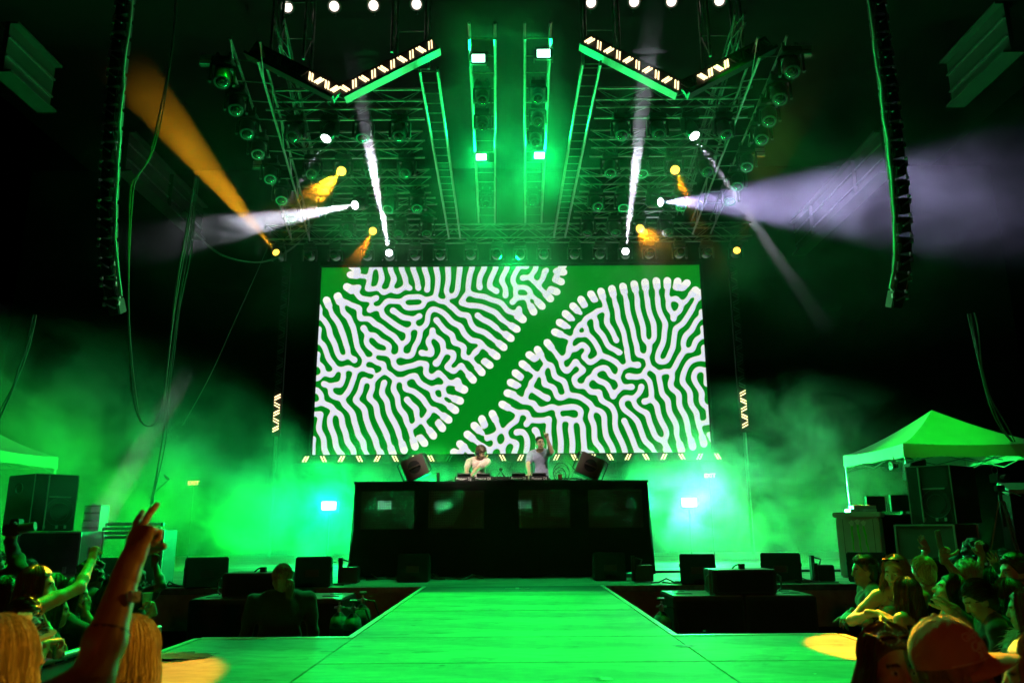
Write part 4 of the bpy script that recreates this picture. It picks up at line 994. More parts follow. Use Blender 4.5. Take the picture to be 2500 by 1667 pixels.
o = thing('cable_protector', 'long dark cable lying across the right of the stage floor', 'cable', (at(1590, 1380, 14.8).x, 14.8, .004)); MB().tube([(i * .45, .05 * math.sin(i * 1.3), .022) for i in range(11)], .024, 6).build('cable', M_CABLE, o)

# exit signs on the back wall
M_EXIT = mat('exit_letters', (.3, .1, .05), .5, emit=(1.0, .42, .16), estr=3)
for px, py, lab in ((1733, 1161, 'small dim EXIT sign on the back wall right of the screen'), (472, 1179, 'small dim EXIT sign on the back wall at the left, half lost in smoke')):
    p = at(px, py, 22.9); o = thing('exit_sign', lab, 'exit sign', (p.x, 22.9, p.z)); MB().box((0, .03, 0), (.34, .05, .2)).build('box', M_BLACK, o); MB().tube([(0, .03, -.1), (0, .03, -p.z)], .02).build('post', M_BLACK, o)
    lettering('EXIT', .16, M_EXIT, o, (0, -.002, 0), (PI / 2, 0, 0), bold=True)
# ------------------------------------------------------------------ canopy tents at the stage sides
M_TENT = mat('canopy_fabric', (.62, .64, .62), .7, var=.06, scale=3, bump=.12, bscale=9)
def tent(cx, cy, hw, eave, peak, label, val=.24):
    o = thing('canopy_tent', label, 'tent', (cx, cy, 0)); n = 8
    for k in range(4):
        a = k * PI / 2; c, s = round(math.cos(a)), round(math.sin(a))
        mb = MB(); idx = {}
        for i in range(n + 1):
            t = i / n
            for j in range(n + 1):
                u = -1 + 2 * j / n; r = hw * (1 - t)
                curve = t ** 1.25 - .05 * math.sin(PI * t) * (1 - abs(u) * .6)
                x, y, z = r, u * r, eave + (peak - eave) * curve - .02 * (1 - u * u) * (1 - t) * 2
                mb.v.append((c * x - s * y, s * x + c * y, z))
        for i in range(n):
            for j in range(n): q = i * (n + 1) + j; mb.f.append((q, q + 1, q + n + 2, q + n + 1)); mb.m.append(0)
        mb.build('roof_panel', M_TENT, o, smooth=True)
        vb = MB()
        for j in range(n + 1):
            u = -1 + 2 * j / n; y = u * hw; dz = -.02 * (1 - u * u) * 2
            for zz, off in ((eave + dz, 0.0), (eave - val + .012 * math.sin(j * 2.1 + k), .008 + .006 * math.sin(j * 1.7))): vb.v.append((c * (hw + off) - s * y, s * (hw + off) + c * y, zz))
        for j in range(n): vb.f.append((2 * j, 2 * j + 2, 2 * j + 3, 2 * j + 1)); vb.m.append(0)
        vb.build('valance', M_TENT, o, smooth=True)
    for sx in (-1, 1):
        for sy in (-1, 1):
            MB().box((sx * (hw - .03), sy * (hw - .03), (eave - .02) / 2), (.035, .035, eave - .02)).box((sx * (hw - .03), sy * (hw - .03), .01), (.09, .09, .02)).build('leg', M_ALU, o)
    fr = MB()
    for a, b in (((-1, -1), (1, -1)), ((1, -1), (1, 1)), ((1, 1), (-1, 1)), ((-1, 1), (-1, -1))):
        A = Vector((a[0] * (hw - .04), a[1] * (hw - .04), 0)); B = Vector((b[0] * (hw - .04), b[1] * (hw - .04), 0)); Mi = (A + B) / 2
        for P0, P1 in ((A, Mi), (Mi, B)):
            fr.tube([P0 + Vector((0, 0, eave - .06)), P1 + Vector((0, 0, eave - .34))], .012, 5); fr.tube([P0 + Vector((0, 0, eave - .34)), P1 + Vector((0, 0, eave - .06))], .012, 5)
    for Mi in ((0, hw - .04), (0, -hw + .04), (hw - .04, 0), (-hw + .04, 0)): fr.tube([(Mi[0], Mi[1], eave - .2), (0, 0, eave + .05)], .012, 5)
    fr.tube([(0, 0, eave - .05), (0, 0, peak - .03)], .018, 6); fr.build('brace_frame', M_DARKALU, o)
    return o
tent(8.10, 14.95, 1.27, 2.22, 2.98, 'green lit white canopy tent standing at the right stage side')
tent(-10.65, 14.9, 1.27, 2.30, 3.05, 'smoke veiled white canopy tent at the far left stage side')

# ------------------------------------------------------------------ side speakers, cases and equipment
M_EDGE = mat('case_edge_metal', (.5, .5, .5), .4, metal=.6)
def side_speaker(x, y, z0, w, d, h, yaw, label):
    o = thing('side_speaker', label, 'speaker', (x, y, z0), yaw)
    MB().box((0, 0, h / 2), (w, d, h)).build('cabinet', M_CASE, o, bev=.012)
    MB().box((0, -d / 2 - .006, h / 2), (w - .05, .012, h - .05)).build('grille', M_GRILLE, o)
    MB().box((-w * .20, -d / 2 - .02, h / 2), (.02, .02, h - .04)).build('grille_strip', M_EDGE, o)
    MB().box((w * .1, -d / 2 - .018, h * .60), (w * .5, .012, .02)).build('horn_bar', M_EDGE, o)
    g = MB()
    for r in (.13, .20): g.tube([(w * .12 + r * math.cos(a), -d / 2 - .016, h * .34 + r * math.sin(a)) for a in np.linspace(0, 2 * PI, 25)], .004, 4)
    g.build('driver_ring', M_DARKALU, o)
    for q in (-.12, .06, .18): MB().box((q, -d / 2 - .018, .06), (.035, .01, .05)).build('badge', M_EDGE, o)
    e = MB()
    for sx in (-1, 1): e.box((sx * w / 2, -d / 2, h / 2), (.012, .014, h))
    e.box((0, -d / 2, h), (w, .014, .012)); e.build('edge_trim', M_EDGE, o)
    return o
def flight_case(x, y, z0, w, d, h, yaw, label):
    o = thing('flight_case', label, 'flight case', (x, y, z0), yaw, 'flight cases under the side speakers')
    MB().box((0, 0, h / 2), (w - .01, d - .01, h - .004)).build('body', mat('case_grey_laminate', (.12, .12, .12), .5, var=.1, bump=.05), o)
    for sx in (-1, 1):
        for sy in (-1, 1): MB().box((sx * w / 2, sy * d / 2, h / 2), (.026, .026, h - .01)).build('edge_trim', M_EDGE, o)
        for zz in (.013, h - .013): MB().box((0, sx * d / 2, zz), (w - .03, .026, .024)).build('edge_trim', M_EDGE, o)
    for q in (-.3, .3): MB().box((q * w, -d / 2 - .016, .09), (.05, .014, .09)).build('latch', M_EDGE, o)
    for s in (-1, 1): MB().box((s * (w / 2 + .012), -.0, h * .55), (.02, .16, .10)).build('handle', M_DARKALU, o)
    return o
# right stack: case on case, speaker above
p = at(2318, 1330, 11.4)
flight_case(p.x, 11.7, 0.0, .80, .9, .22, R(-48), 'lower flight case of the right stack, behind the raised arms')
flight_case(p.x, 11.7, 0.225, .80, .9, .62, R(-48), 'upper flight case of the right stack, under the tall speaker')
side_speaker(p.x + .20, 11.75, 0.85, .62, .85, .82, R(-52), 'tall black speaker with a shiny grille on the right flight cases')
p = at(120, 1345, 11.6)
flight_case(p.x, 11.9, 0.0, .84, .8, .20, R(6), 'lower flight case of the left stack, behind the crowd')
flight_case(p.x, 11.9, 0.205, .84, .8, .62, R(6), 'upper flight case of the left stack, under the tall speaker')
side_speaker(p.x - .42, 11.95, 0.83, .62, .85, .82, R(55), 'tall black speaker veiled in smoke on the left flight cases')

# pale cooler with claw emblem
M_COOLER = mat('cooler_white', (.55, .57, .55), .45, var=.08, scale=2, bump=.05)
M_CLAWPALE = mat('emblem_pale', (.85, .9, .82), .5); M_CLAW = mat('emblem_green', (.12, .80, .10), .5)
p = at(2135, 1345, 13.0)
o = thing('drinks_cooler', 'pale drinks cooler with a three stripe claw emblem under the tent', 'cooler', (p.x, 13.45, 0), R(-30))
ch = 1.04
MB().box((0, 0, ch / 2 - .04), (.66, .6, ch - .08)).build('body', M_COOLER, o, bev=.02); MB().box((0, 0, ch - .04), (.74, .66, .085)).build('lid', M_COOLER, o, bev=.015)
for x in (-.22, .24): MB().box((x, -.302, ch / 2 - .05), (.008, .006, ch - .12)).build('seam', M_DARKALU, o)
for k, (x, dx) in enumerate(((-.09, .0), (0.0, .03), (.09, .05))):
    top = ch - .17 + (.02 if k == 1 else 0); bot = .22 if k == 1 else .28
    rg = random.Random(k + 3); N = 9; L_, R_ = [], []
    for i in range(N + 1):
        t = i / N; z = top + (bot - top) * t; w = (.030 * (1 - t) ** .7 + .006) * (1 + .25 * math.sin(i * 2.3 + k)); cx = x + dx * t + .006 * math.sin(i * 1.9 + k)
        if i == 0: w *= 1.1
        L_.append((cx - w / 2, z)); R_.append((cx + w / 2, z))
    hd = [(x - .045, top + .005), (x - .012, top + .03), (x + .012, top + .048), (x + .03, top + .02), (x + .048, top + .03), (x + .032, top - .03), (x + .012, top - .055), (x - .016, top - .04), (x - .025, top - .012)]
    MB().prism(L_ + R_[::-1], -.309, -.304).build('claw_stripe', M_CLAW, o); MB().prism(hd, -.310, -.3085).build('claw_head', M_CLAWPALE, o)
# equipment on and behind the cooler
o = thing('silver_console', 'small silver console lying on the pale cooler', 'console', (p.x + .02, 13.4, ch), R(-7))
MB().box((0, 0, .03), (.42, .34, .05)).build('body', M_ALU, o, bev=.006); MB().box((.04, .03, .085), (.36, .30, .05)).build('upper_tray', M_EDGE, o, bev=.006)
for i in range(6): MB().box((-.12 + i * .05, -.06 + (i % 2) * .05, .118), (.02, .02, .014)).build('button', mat('amber_button', (.5, .35, .05), .4, emit=(1, .6, .1), estr=.5), o)
o = thing('equipment_table', 'dark draped table with monitors and gear under the tent', 'table', (p.x + .95, 13.9, 0), R(-5))
MB().box((0, 0, .98), (1.5, .8, .04)).build('table_top', M_BLACKMATT, o); MB().box((0, -.39, .48), (1.5, .015, .96)).build('table_skirt', M_CLOTH, o)
for sx in (-.7, .7):
    for sy in (-.34, .34): MB().tube([(sx, sy, 0), (sx, sy, .96)], .02).build('leg', M_DARKALU, o)
for x, w, hgt, lab in ((-.42, .36, .26, 'small square monitor on the tent table beside the cooler'), (.05, .46, .28, 'wider monitor on the tent table')):
    q = thing('monitor', lab, 'monitor', (p.x + .95 + x, 13.95, 1.0), R(10)); MB().box((0, 0, .06 + hgt / 2), (w, .05, hgt)).build('screen', M_BLACK, q, bev=.006)
    MB().box((0, .0, .03), (.06, .06, .06)).build('neck', M_BLACK, q); MB().box((0, 0, .008), (.2, .16, .016)).build('foot', M_BLACK, q)
    e = MB(); e.box((0, -.028, .06 + hgt), (w, .008, .012)); e.box((-w / 2, -.028, .06 + hgt / 2), (.012, .008, hgt)); e.box((w / 2, -.028, .06 + hgt / 2), (.012, .008, hgt)); e.build('frame', M_EDGE, q)
q = thing('cased_rack', 'small open rack case with metal edges on the tent table', 'rack case', (p.x + 1.42, 13.6, 1.0), R(-5))
MB().box((0, 0, .09), (.34, .3, .17)).build('body', M_CASE, q)
for z in (.01, .17): MB().box((0, -.155, z), (.35, .02, .02)).build('edge_trim', M_EDGE, q)
for x in (-.17, .17): MB().box((x, -.155, .09), (.02, .02, .14)).build('edge_trim', M_EDGE, q)
# pole speaker and fan under the tent
o = thing('pole_speaker', 'small dark speaker tilted on a bright pole under the tent', 'speaker', (at(2228, 1200, 13.3).x, 13.1, 0))
MB().tube([(0, 0, 0), (0, 0, 1.62)], .022, 8).build('pole', M_ALU, o); MB().lathe([(.26, 0), (.26, .02), (.03, .04)], 14).build('base', M_BLACK, o)
MB().prism([(-.15, 0), (.14, .05), (.15, .34), (-.12, .27)], -.14, .14, Matrix.Translation((-.03, 0, 1.55))).build('cabinet', M_BLACKMATT, o, bev=.015)
MB().tube([(-.1 + .09 * math.cos(a), 0, 1.84 + .08 * math.sin(a)) for a in np.linspace(0, PI, 9)], .008, 5).build('cable', M_CABLELIT, o)
o = thing('cage_fan', 'round wire cage fan hung under the tent eave', 'fan', at(2183, 1137, 13.72)); g = MB()
for k in range(7): g.tube([(-.18 + k * .06, .1 * math.cos(a), .1 * math.sin(a)) for a in np.linspace(0, 2 * PI, 15)], .004, 4)
for a in np.linspace(0, 2 * PI, 9)[:-1]: g.tube([(-.18, .1 * math.cos(a), .1 * math.sin(a)), (.18, .1 * math.cos(a), .1 * math.sin(a))], .003, 4)
g.build('cage', M_STEEL, o); MB().tube([(-.05, 0, 0), (.06, 0, 0)], .035, 10).build('motor', M_BLACK, o)
b = MB()
for k in range(3): b.box((-.06, 0, 0), (.01, .05, .15), Matrix.Rotation(k * 2.094, 3, 'X'))
b.build('fan_blade', M_DARKALU, o); MB().tube([(0, 0, .1), (0, 0, .16)], .01).build('hook', M_STEEL, o)

def tripod(px, py, Y, zt, label, head='camera', s=1, z0=0):
    p = at(px, py, Y); o = thing('tripod', label, 'tripod', (p.x, Y, z0)); H = zt - z0
    for k in range(3):
        a = k * 2.094 + .5; f = Vector((.34 * math.cos(a), .34 * math.sin(a), 0)); t = Vector((.03 * math.cos(a), .03 * math.sin(a), H * .72)); n = Vector((-math.sin(a), math.cos(a), 0)) * .018
        lg = MB(); lg.tube([f * .62 + t * .38 + n, t + n], .012, 6); lg.tube([f * .62 + t * .38 - n, t - n], .012, 6); lg.tube([f, f * .6 + t * .4], .013, 6); lg.build('leg', M_DARKALU, o)
    MB().tube([(0, 0, H * .5), (0, 0, H * .8)], .022, 8).build('column', M_BLACK, o); MB().box((0, 0, H * .83), (.10, .12, .09)).build('head', M_BLACK, o, bev=.01)
    MB().tube([(0, -.05, H * .82), (.12, -.26, H * .76)], .01, 6).build('pan_handle', M_BLACK, o)
    if head: MB().box((0, 0, H * .92), (.12, .22, .12)).tube([(0, -.11, H * .92), (0, -.22, H * .92)], .045, 10).build('camera', M_BLACK, o, bev=.008)
    MB().tube([(-.03 + .04 * math.cos(a), 0, H * .99 + .06 * math.sin(a)) for a in np.linspace(0, 2 * PI, 13)], .006, 5).build('cable_loop', M_CABLELIT, o)
    return o
tripod(2462, 1340, 11.2, 1.60, 'black camera tripod at the far right of the stage edge')
# table top gear far right
o = thing('lit_console', 'small pale lit console behind the right tripod', 'console', at(2490, 1210, 12.2)); MB().box((0, 0, .1), (.5, .3, .10), Matrix.Rotation(.4, 3, 'X')).build('panel', M_WHITEPANEL, o); MB().box((0, 0, -.45), (.5, .3, .95)).build('stand', M_BLACK, o)
# left: table with rack, lamp tubes, microphone stand, row of floor lights
p = at(270, 1340, 13.2)
o = thing('work_table', 'pale edged folding table in the smoke at the left', 'table', (p.x, 13.4, 0))
MB().box((0, 0, .72), (1.35, .7, .05)).build('table_top', M_WHITEPANEL, o, bev=.005)
for sx in (-.6, .6):
    for sy in (-.3, .3): MB().tube([(sx, sy, 0), (sx, sy, .7)], .018).build('leg', M_ALU, o)
for z in (.3,): MB().tube([(-.6, -.3, z), (.6, -.3, z)], .012).build('brace', M_ALU, o)
q = thing('amplifier_rack', 'small rack of amplifiers standing on the left work table', 'rack', (at(234, 1270, 13.4).x, 13.4, .745)); hq = .50
MB().box((0, 0, hq / 2), (.27, .3, hq)).build('case', M_CASE, q)
for k in range(4): MB().box((0, -.156, .07 + k * .12), (.24, .02, .085)).build('rack_unit', M_WHITEPANEL if k % 2 else M_EDGE, q)
for i, (dx, z) in enumerate(((.2, .0), (.2, .07), (.24, .14))):
    q = thing('lamp_tube', ['lowest', 'middle', 'topmost'][i] + ' of the pale tube lamps stacked on the left work table', 'tube lamp', (p.x + dx + .12, 13.2, .79 + z), 0, 'tube lamps on the left table'); MB().tube([(-.45, 0, 0), (.45, 0, 0)], .028, 8).build('tube', mat('tube_lamp_white', (.8, .8, .8), .4), q)
    for s in (-1, 1): MB().box((s * .46, 0, -.005), (.04, .06, .06)).build('end_cap', M_DARKALU, q)
q = thing('road_case', 'road case with recessed handle at the foot of the left table', 'flight case', (at(362, 1340, 12.8).x, 13.0, 0)); MB().box((0, 0, .42), (.5, .5, .82)).build('body', M_CASE, q)
for sx in (-1, 1): MB().box((sx * .25, -.25, .42), (.022, .022, .84)).build('edge_trim', M_EDGE, q)
MB().box((0, -.25, .84), (.5, .022, .022)).build('edge_trim', M_EDGE, q); MB().box((0, -.257, .5), (.16, .012, .12)).build('handle_dish', M_DARKALU, q)
q = thing('microphone_stand', 'boom microphone stand rising out of the smoke at the left', 'microphone stand', (at(368, 1230, 14.5).x, 14.5, 0)); MB().tube([(0, 0, 0), (0, 0, 1.45)], .012).build('pole', M_STEEL, q); MB().tube([(-.05, 0, 1.40), (.28, 0, 1.72)], .009).build('boom', M_STEEL, q); MB().lathe([(.02, 0), (.028, .04), (.015, .14), (0, .14)], 10, (.29, 0, 1.72), Matrix.Rotation(-.8, 3, 'Y')).build('microphone', M_EDGE, q); MB().lathe([(.15, 0), (.15, .015), (.02, .03)], 14).build('base', M_BLACK, q)
def floor_light(px, py, Y, label):
    p = at(px, py, Y); o = thing('floor_light', label, 'floor light', (p.x, Y, 0), R(20), 'domed floor lights behind the left crowd')
    MB().box((0, 0, .07), (.28, .3, .14)).build('base', M_BLACK, o, bev=.02)
    pr = [(-.16, .10), (.16, .10), (.16, .26)] + [(.16 * math.cos(a), .26 + .13 * math.sin(a)) for a in np.linspace(.3, PI - .3, 7)] + [(-.16, .26)]
    MB().prism(pr, -.13, .13).build('hood', M_BLACK, o, bev=.01)
    T = Matrix.Rotation(-.5, 3, 'X')
    for k in range(4): MB().box((-.105 + k * .07, -.138, .30 + .03 * (1.5 - abs(k - 1.5))), (.05, .02, .05)).build('lens_cell', M_EDGE, o)
    return o
floor_light(30, 1400, 12.3, 'domed floor light behind the left crowd, first from the left'); floor_light(90, 1398, 12.4, 'domed floor light behind the left crowd, second from the left'); floor_light(132, 1396, 12.5, 'domed floor light behind the left crowd, third from the left'); floor_light(186, 1394, 12.7, 'domed floor light behind the left crowd, fourth from the left')
tripod(22, 1420, 9.2, 1.35, 'silver legged tripod at the far left edge behind the crowd', None, z0=GZ)

# ------------------------------------------------------------------ crowd barriers
M_BARRIER = mat('barrier_aluminium', (.55, .56, .55), .35, metal=.75, var=.15, scale=10)
M_PERF = mat('barrier_sheet', (.32, .32, .31), .5, metal=.4, var=.15, scale=6)
def barrier(x, y0, y1, side, label):
    """barrier section running along y; the stage is on the side s"""
    s = 1 if side > 0 else -1; o = thing('crowd_barrier', label, 'barrier', (x, y0, GZ), 0, 'crowd barriers along the runway'); L = y1 - y0; H = 1.14
    MB().tube([(0, 0, H), (0, L, H)], .026, 10).build('top_rail', M_BARRIER, o, smooth=True)
    for y in (.03, L - .03): MB().box((0, y, H / 2), (.05, .05, H - .02)).build('upright', M_BARRIER, o)
    pn = MB().box((.0, L / 2, .60), (.012, L - .1, 1.0)); pn.build('sheet', M_PERF, o)
    hl = MB()
    for i in range(10):
        for j in range(8): hl.lathe([(.010, 0), (0, .001)], 6, (s * .0065, .10 + (L - .2) * i / 9, .16 + j * .12), Matrix.Rotation(PI / 2 * s, 3, 'Y'))
    h_ = hl.build('punched_hole', M_BLACKMATT, o); h_['kind'] = 'stuff'
    MB().box((-s * .35, L / 2, .015), (.9, L - .02, .03)).build('foot_plate', M_PERF, o)
    for y in (.12, L - .12): MB().tube([(s * .03, y, .98), (s * .55, y, .05)], .02, 6).build('brace', M_BARRIER, o)
    return o
BXL, BXR = -3.02, 3.10
k = 0
for i in range(4): barrier(BXL, 2.75 + i * 1.07, 2.75 + i * 1.07 + 1.04, 1, '%s crowd barrier section left of the runway, counted from the camera' % NUM[i])
for i in range(4): barrier(BXR, 2.75 + i * 1.07, 2.75 + i * 1.07 + 1.04, -1, '%s crowd barrier section right of the runway, counted from the camera' % NUM[i])
# ------------------------------------------------------------------ people: bodies grown as one implicit surface each
def V3(*a): return np.array(a, dtype=np.float64)
def nrm(v): v = np.asarray(v, float); return v / (np.linalg.norm(v) + 1e-12)
class Field:
    def __init__(s, xs, ys, zs):
        s.c = [np.asarray(a, np.float32) for a in (xs, ys, zs)]; s.F = np.full([len(a) for a in s.c], 9.0, np.float32)
    def _sl(s, lo, hi):
        out = []
        for a, l, h in zip(s.c, lo, hi):
            i, j = np.searchsorted(a, l), np.searchsorted(a, h)
            if j - i < 1: return None
            out.append(slice(i, j))
        return tuple(out)
    def _put(s, lo, hi, fn, k, sub=False):
        m = k + 0.03
        sl = s._sl([l - m for l in lo], [h + m for h in hi])
        if sl is None: return
        X = s.c[0][sl[0]][:, None, None]; Y = s.c[1][sl[1]][None, :, None]; Z = s.c[2][sl[2]][None, None, :]
        d = fn(X, Y, Z); A = s.F[sl]
        if sub:
            d = -d; h = np.clip(.5 - .5 * (d - A) / k, 0, 1); s.F[sl] = d * (1 - h) + A * h + k * h * (1 - h)
        else:
            h = np.clip(.5 + .5 * (d - A) / k, 0, 1); s.F[sl] = d * (1 - h) + A * h - k * h * (1 - h)
    def cap(s, a, b, ra, rb, k=.02, sub=False, off=0.0):
        a, b = np.asarray(a, float), np.asarray(b, float); ra += off; rb += off
        lo = np.minimum(a - ra, b - rb); hi = np.maximum(a + ra, b + rb); ba = b - a; L = float(ba @ ba) + 1e-12
        def fn(X, Y, Z):
            px, py, pz = X - a[0], Y - a[1], Z - a[2]
            t = np.clip((px * ba[0] + py * ba[1] + pz * ba[2]) / L, 0, 1)
            return np.sqrt((px - t * ba[0]) ** 2 + (py - t * ba[1]) ** 2 + (pz - t * ba[2]) ** 2) - (ra + (rb - ra) * t)
        s._put(lo, hi, fn, k, sub)
    def ell(s, c, r, M=None, k=.02, sub=False, off=0.0):
        c = np.asarray(c, float); r = np.asarray(r, float) + off; M = np.eye(3) if M is None else np.asarray(M)
        ext = np.sqrt((M ** 2 * (r[None, :] ** 2)).sum(1))
        def fn(X, Y, Z):
            px, py, pz = X - c[0], Y - c[1], Z - c[2]
            q = [(px * M[0, i] + py * M[1, i] + pz * M[2, i]) / r[i] for i in range(3)]
            k0 = np.sqrt(q[0] ** 2 + q[1] ** 2 + q[2] ** 2); k1 = np.sqrt(sum((q[i] / r[i]) ** 2 for i in range(3))) + 1e-9
            return k0 * (k0 - 1) / k1
        s._put(c - ext, c + ext, fn, k, sub)
    def cut(s, p, n):
        """keep the side the normal points away from"""
        X, Y, Z = s.c[0][:, None, None], s.c[1][None, :, None], s.c[2][None, None, :]
        s.F = np.maximum(s.F, (X - p[0]) * n[0] + (Y - p[1]) * n[1] + (Z - p[2]) * n[2])
    def surface(s):
        F = s.F; nx, ny, nz = F.shape; S = F < 0
        cs = S[:-1, :-1, :-1].astype(np.int8)
        cnt = np.zeros((nx - 1, ny - 1, nz - 1), np.int8)
        for dx in (0, 1):
            for dy in (0, 1):
                for dz in (0, 1): cnt += S[dx:nx - 1 + dx, dy:ny - 1 + dy, dz:nz - 1 + dz]
        act = (cnt > 0) & (cnt < 8); I = np.argwhere(act)
        if len(I) == 0: return np.zeros((0, 3)), np.zeros((0, 4), int)
        idx = -np.ones(act.shape, np.int64); idx[act] = np.arange(len(I))
        acc = np.zeros((len(I), 3)); num = np.zeros(len(I))
        C = [a.astype(np.float64) for a in s.c]
        for ax in range(3):
            o1, o2 = [a for a in range(3) if a != ax]
            for a in (0, 1):
                for b in (0, 1):
                    i0 = I.copy(); i0[:, o1] += a; i0[:, o2] += b; i1 = i0.copy(); i1[:, ax] += 1
                    f0 = F[tuple(i0.T)]; f1 = F[tuple(i1.T)]; m = (f0 < 0) != (f1 < 0)
                    t = np.where(m, f0 / np.where(m, f0 - f1, 1), 0)
                    p = np.stack([C[q][i0[:, q]] for q in range(3)], 1); p[:, ax] += t * (C[ax][i1[:, ax]] - C[ax][i0[:, ax]])
                    acc[m] += p[m]; num[m] += 1
        verts = acc / np.maximum(num, 1)[:, None]; faces = []
        for ax in range(3):
            o1, o2 = (ax + 1) % 3, (ax + 2) % 3
            s0 = [slice(None)] * 3; s1 = [slice(None)] * 3; s0[ax] = slice(0, -1); s1[ax] = slice(1, None)
            ch = S[tuple(s0)] != S[tuple(s1)]
            E = np.argwhere(ch); ok = (E[:, o1] > 0) & (E[:, o2] > 0) & (E[:, o1] < F.shape[o1] - 1) & (E[:, o2] < F.shape[o2] - 1); E = E[ok]
            if len(E) == 0: continue
            q = []
            for a, b in ((1, 1), (0, 1), (0, 0), (1, 0)):
                e = E.copy(); e[:, o1] -= a; e[:, o2] -= b; q.append(idx[tuple(e.T)])
            Q = np.stack(q, 1); inn = S[tuple(E.T)]; Q[~inn] = Q[~inn][:, ::-1]; faces.append(Q)
        return verts, (np.concatenate(faces) if faces else np.zeros((0, 4), int))
def axis_grid(lo, hi, step, fine=None, fstep=None):
    out = [lo]; x = lo
    while x < hi:
        x += fstep if fine and fine[0] <= x <= fine[1] else (step(x) if callable(step) else step); out.append(x)
    return np.array(out)
def np_mesh(name, v, f, m, col=None, smooth=True):
    me = bpy.data.meshes.new(name); n = len(v); k = f.shape[1] if len(f) else 4
    me.vertices.add(n); me.vertices.foreach_set('co', np.asarray(v, np.float32).ravel())
    me.loops.add(f.size); me.loops.foreach_set('vertex_index', np.asarray(f, np.int32).ravel())
    me.polygons.add(len(f)); me.polygons.foreach_set('loop_start', np.arange(0, f.size, k, dtype=np.int32)); me.polygons.foreach_set('loop_total', np.full(len(f), k, np.int32))
    if smooth: me.polygons.foreach_set('use_smooth', np.ones(len(f), bool))
    me.update(calc_edges=True); me.validate()
    if col is not None:
        a = me.color_attributes.new('skin_colour', 'FLOAT_COLOR', 'POINT'); a.data.foreach_set('color', np.concatenate([col, np.ones((n, 1))], 1).astype(np.float32).ravel())
    me.materials.append(m); return me
def skin_material():
    m = bpy.data.materials.new('skin'); m.use_nodes = True; nt = m.node_tree; L = nt.links; b = nt.nodes['Principled BSDF']
    a = nt.nodes.new('ShaderNodeAttribute'); a.attribute_name = 'skin_colour'; tc = nt.nodes.new('ShaderNodeTexCoord')
    n = nt.nodes.new('ShaderNodeTexNoise'); n.inputs['Scale'].default_value = 26; n.inputs['Detail'].default_value = 5; L.new(tc.outputs['Object'], n.inputs['Vector'])
    r = nt.nodes.new('ShaderNodeMapRange'); r.inputs[3].default_value = .82; r.inputs[4].default_value = 1.15; L.new(n.outputs['Fac'], r.inputs[0])
    x = nt.nodes.new('ShaderNodeVectorMath'); x.operation = 'SCALE'; L.new(a.outputs['Color'], x.inputs[0]); L.new(r.outputs[0], x.inputs['Scale']); L.new(x.outputs[0], b.inputs['Base Color'])
    b.inputs['Roughness'].default_value = .45; b.inputs['Specular IOR Level'].default_value = .45
    n2 = nt.nodes.new('ShaderNodeTexNoise'); n2.inputs['Scale'].default_value = 220; L.new(tc.outputs['Object'], n2.inputs['Vector'])
    bp = nt.nodes.new('ShaderNodeBump'); bp.inputs['Strength'].default_value = .18; bp.inputs['Distance'].default_value = .003; L.new(n2.outputs['Fac'], bp.inputs['Height']); L.new(bp.outputs[0], b.inputs['Normal']); return m
M_SKIN = skin_material()
def cloth_mat(name, c, scale=40): return mat(name, c, .85, var=.2, scale=scale, bump=.25, bscale=180, sheen=.2)
def hair_mat(name, c): return mat(name, c, .42, var=.45, scale=9, bump=.25, bscale=90, stretch=(20, 20, .9), spec=.5)
H_DARK = hair_mat('hair_dark', (.022, .015, .010)); H_BROWN = hair_mat('hair_brown', (.07, .04, .02)); H_BLOND = hair_mat('hair_blond', (.46, .33, .15)); H_AUBURN = hair_mat('hair_auburn', (.16, .06, .025)); H_DKBLOND = hair_mat('hair_dark_blond', (.22, .15, .07)); H_GREY = hair_mat('hair_ash', (.28, .26, .22))
FINGERS = [(.031, .088, .072, .0092), (.010, .092, .080, .0095), (-.011, .088, .074, .0092), (-.030, .080, .058, .0080)]
CURL = {'open': [(.05, .12, .1)] * 4, 'relaxed': [(.35, .5, .3), (.45, .55, .3), (.5, .6, .35), (.55, .6, .4)], 'fist': [(1.45, 1.75, 1.0)] * 4, 'point': [(.0, .06, .05)] + [(1.35, 1.7, 1.0)] * 3,
        'two': [(.0, .12, .1), (.05, .12, .1), (1.2, 1.6, .9), (1.2, 1.6, .9)], 'shaka': [(1.3, 1.7, .9)] * 3 + [(-.1, .05, .05)], 'grip': [(.7, .9, .6)] * 4, 'splay': [(.0, .1, .1), (.05, .1, .1), (.0, .1, .1), (-.05, .1, .1)], 'droop': [(.5, .3, .2)] * 4}
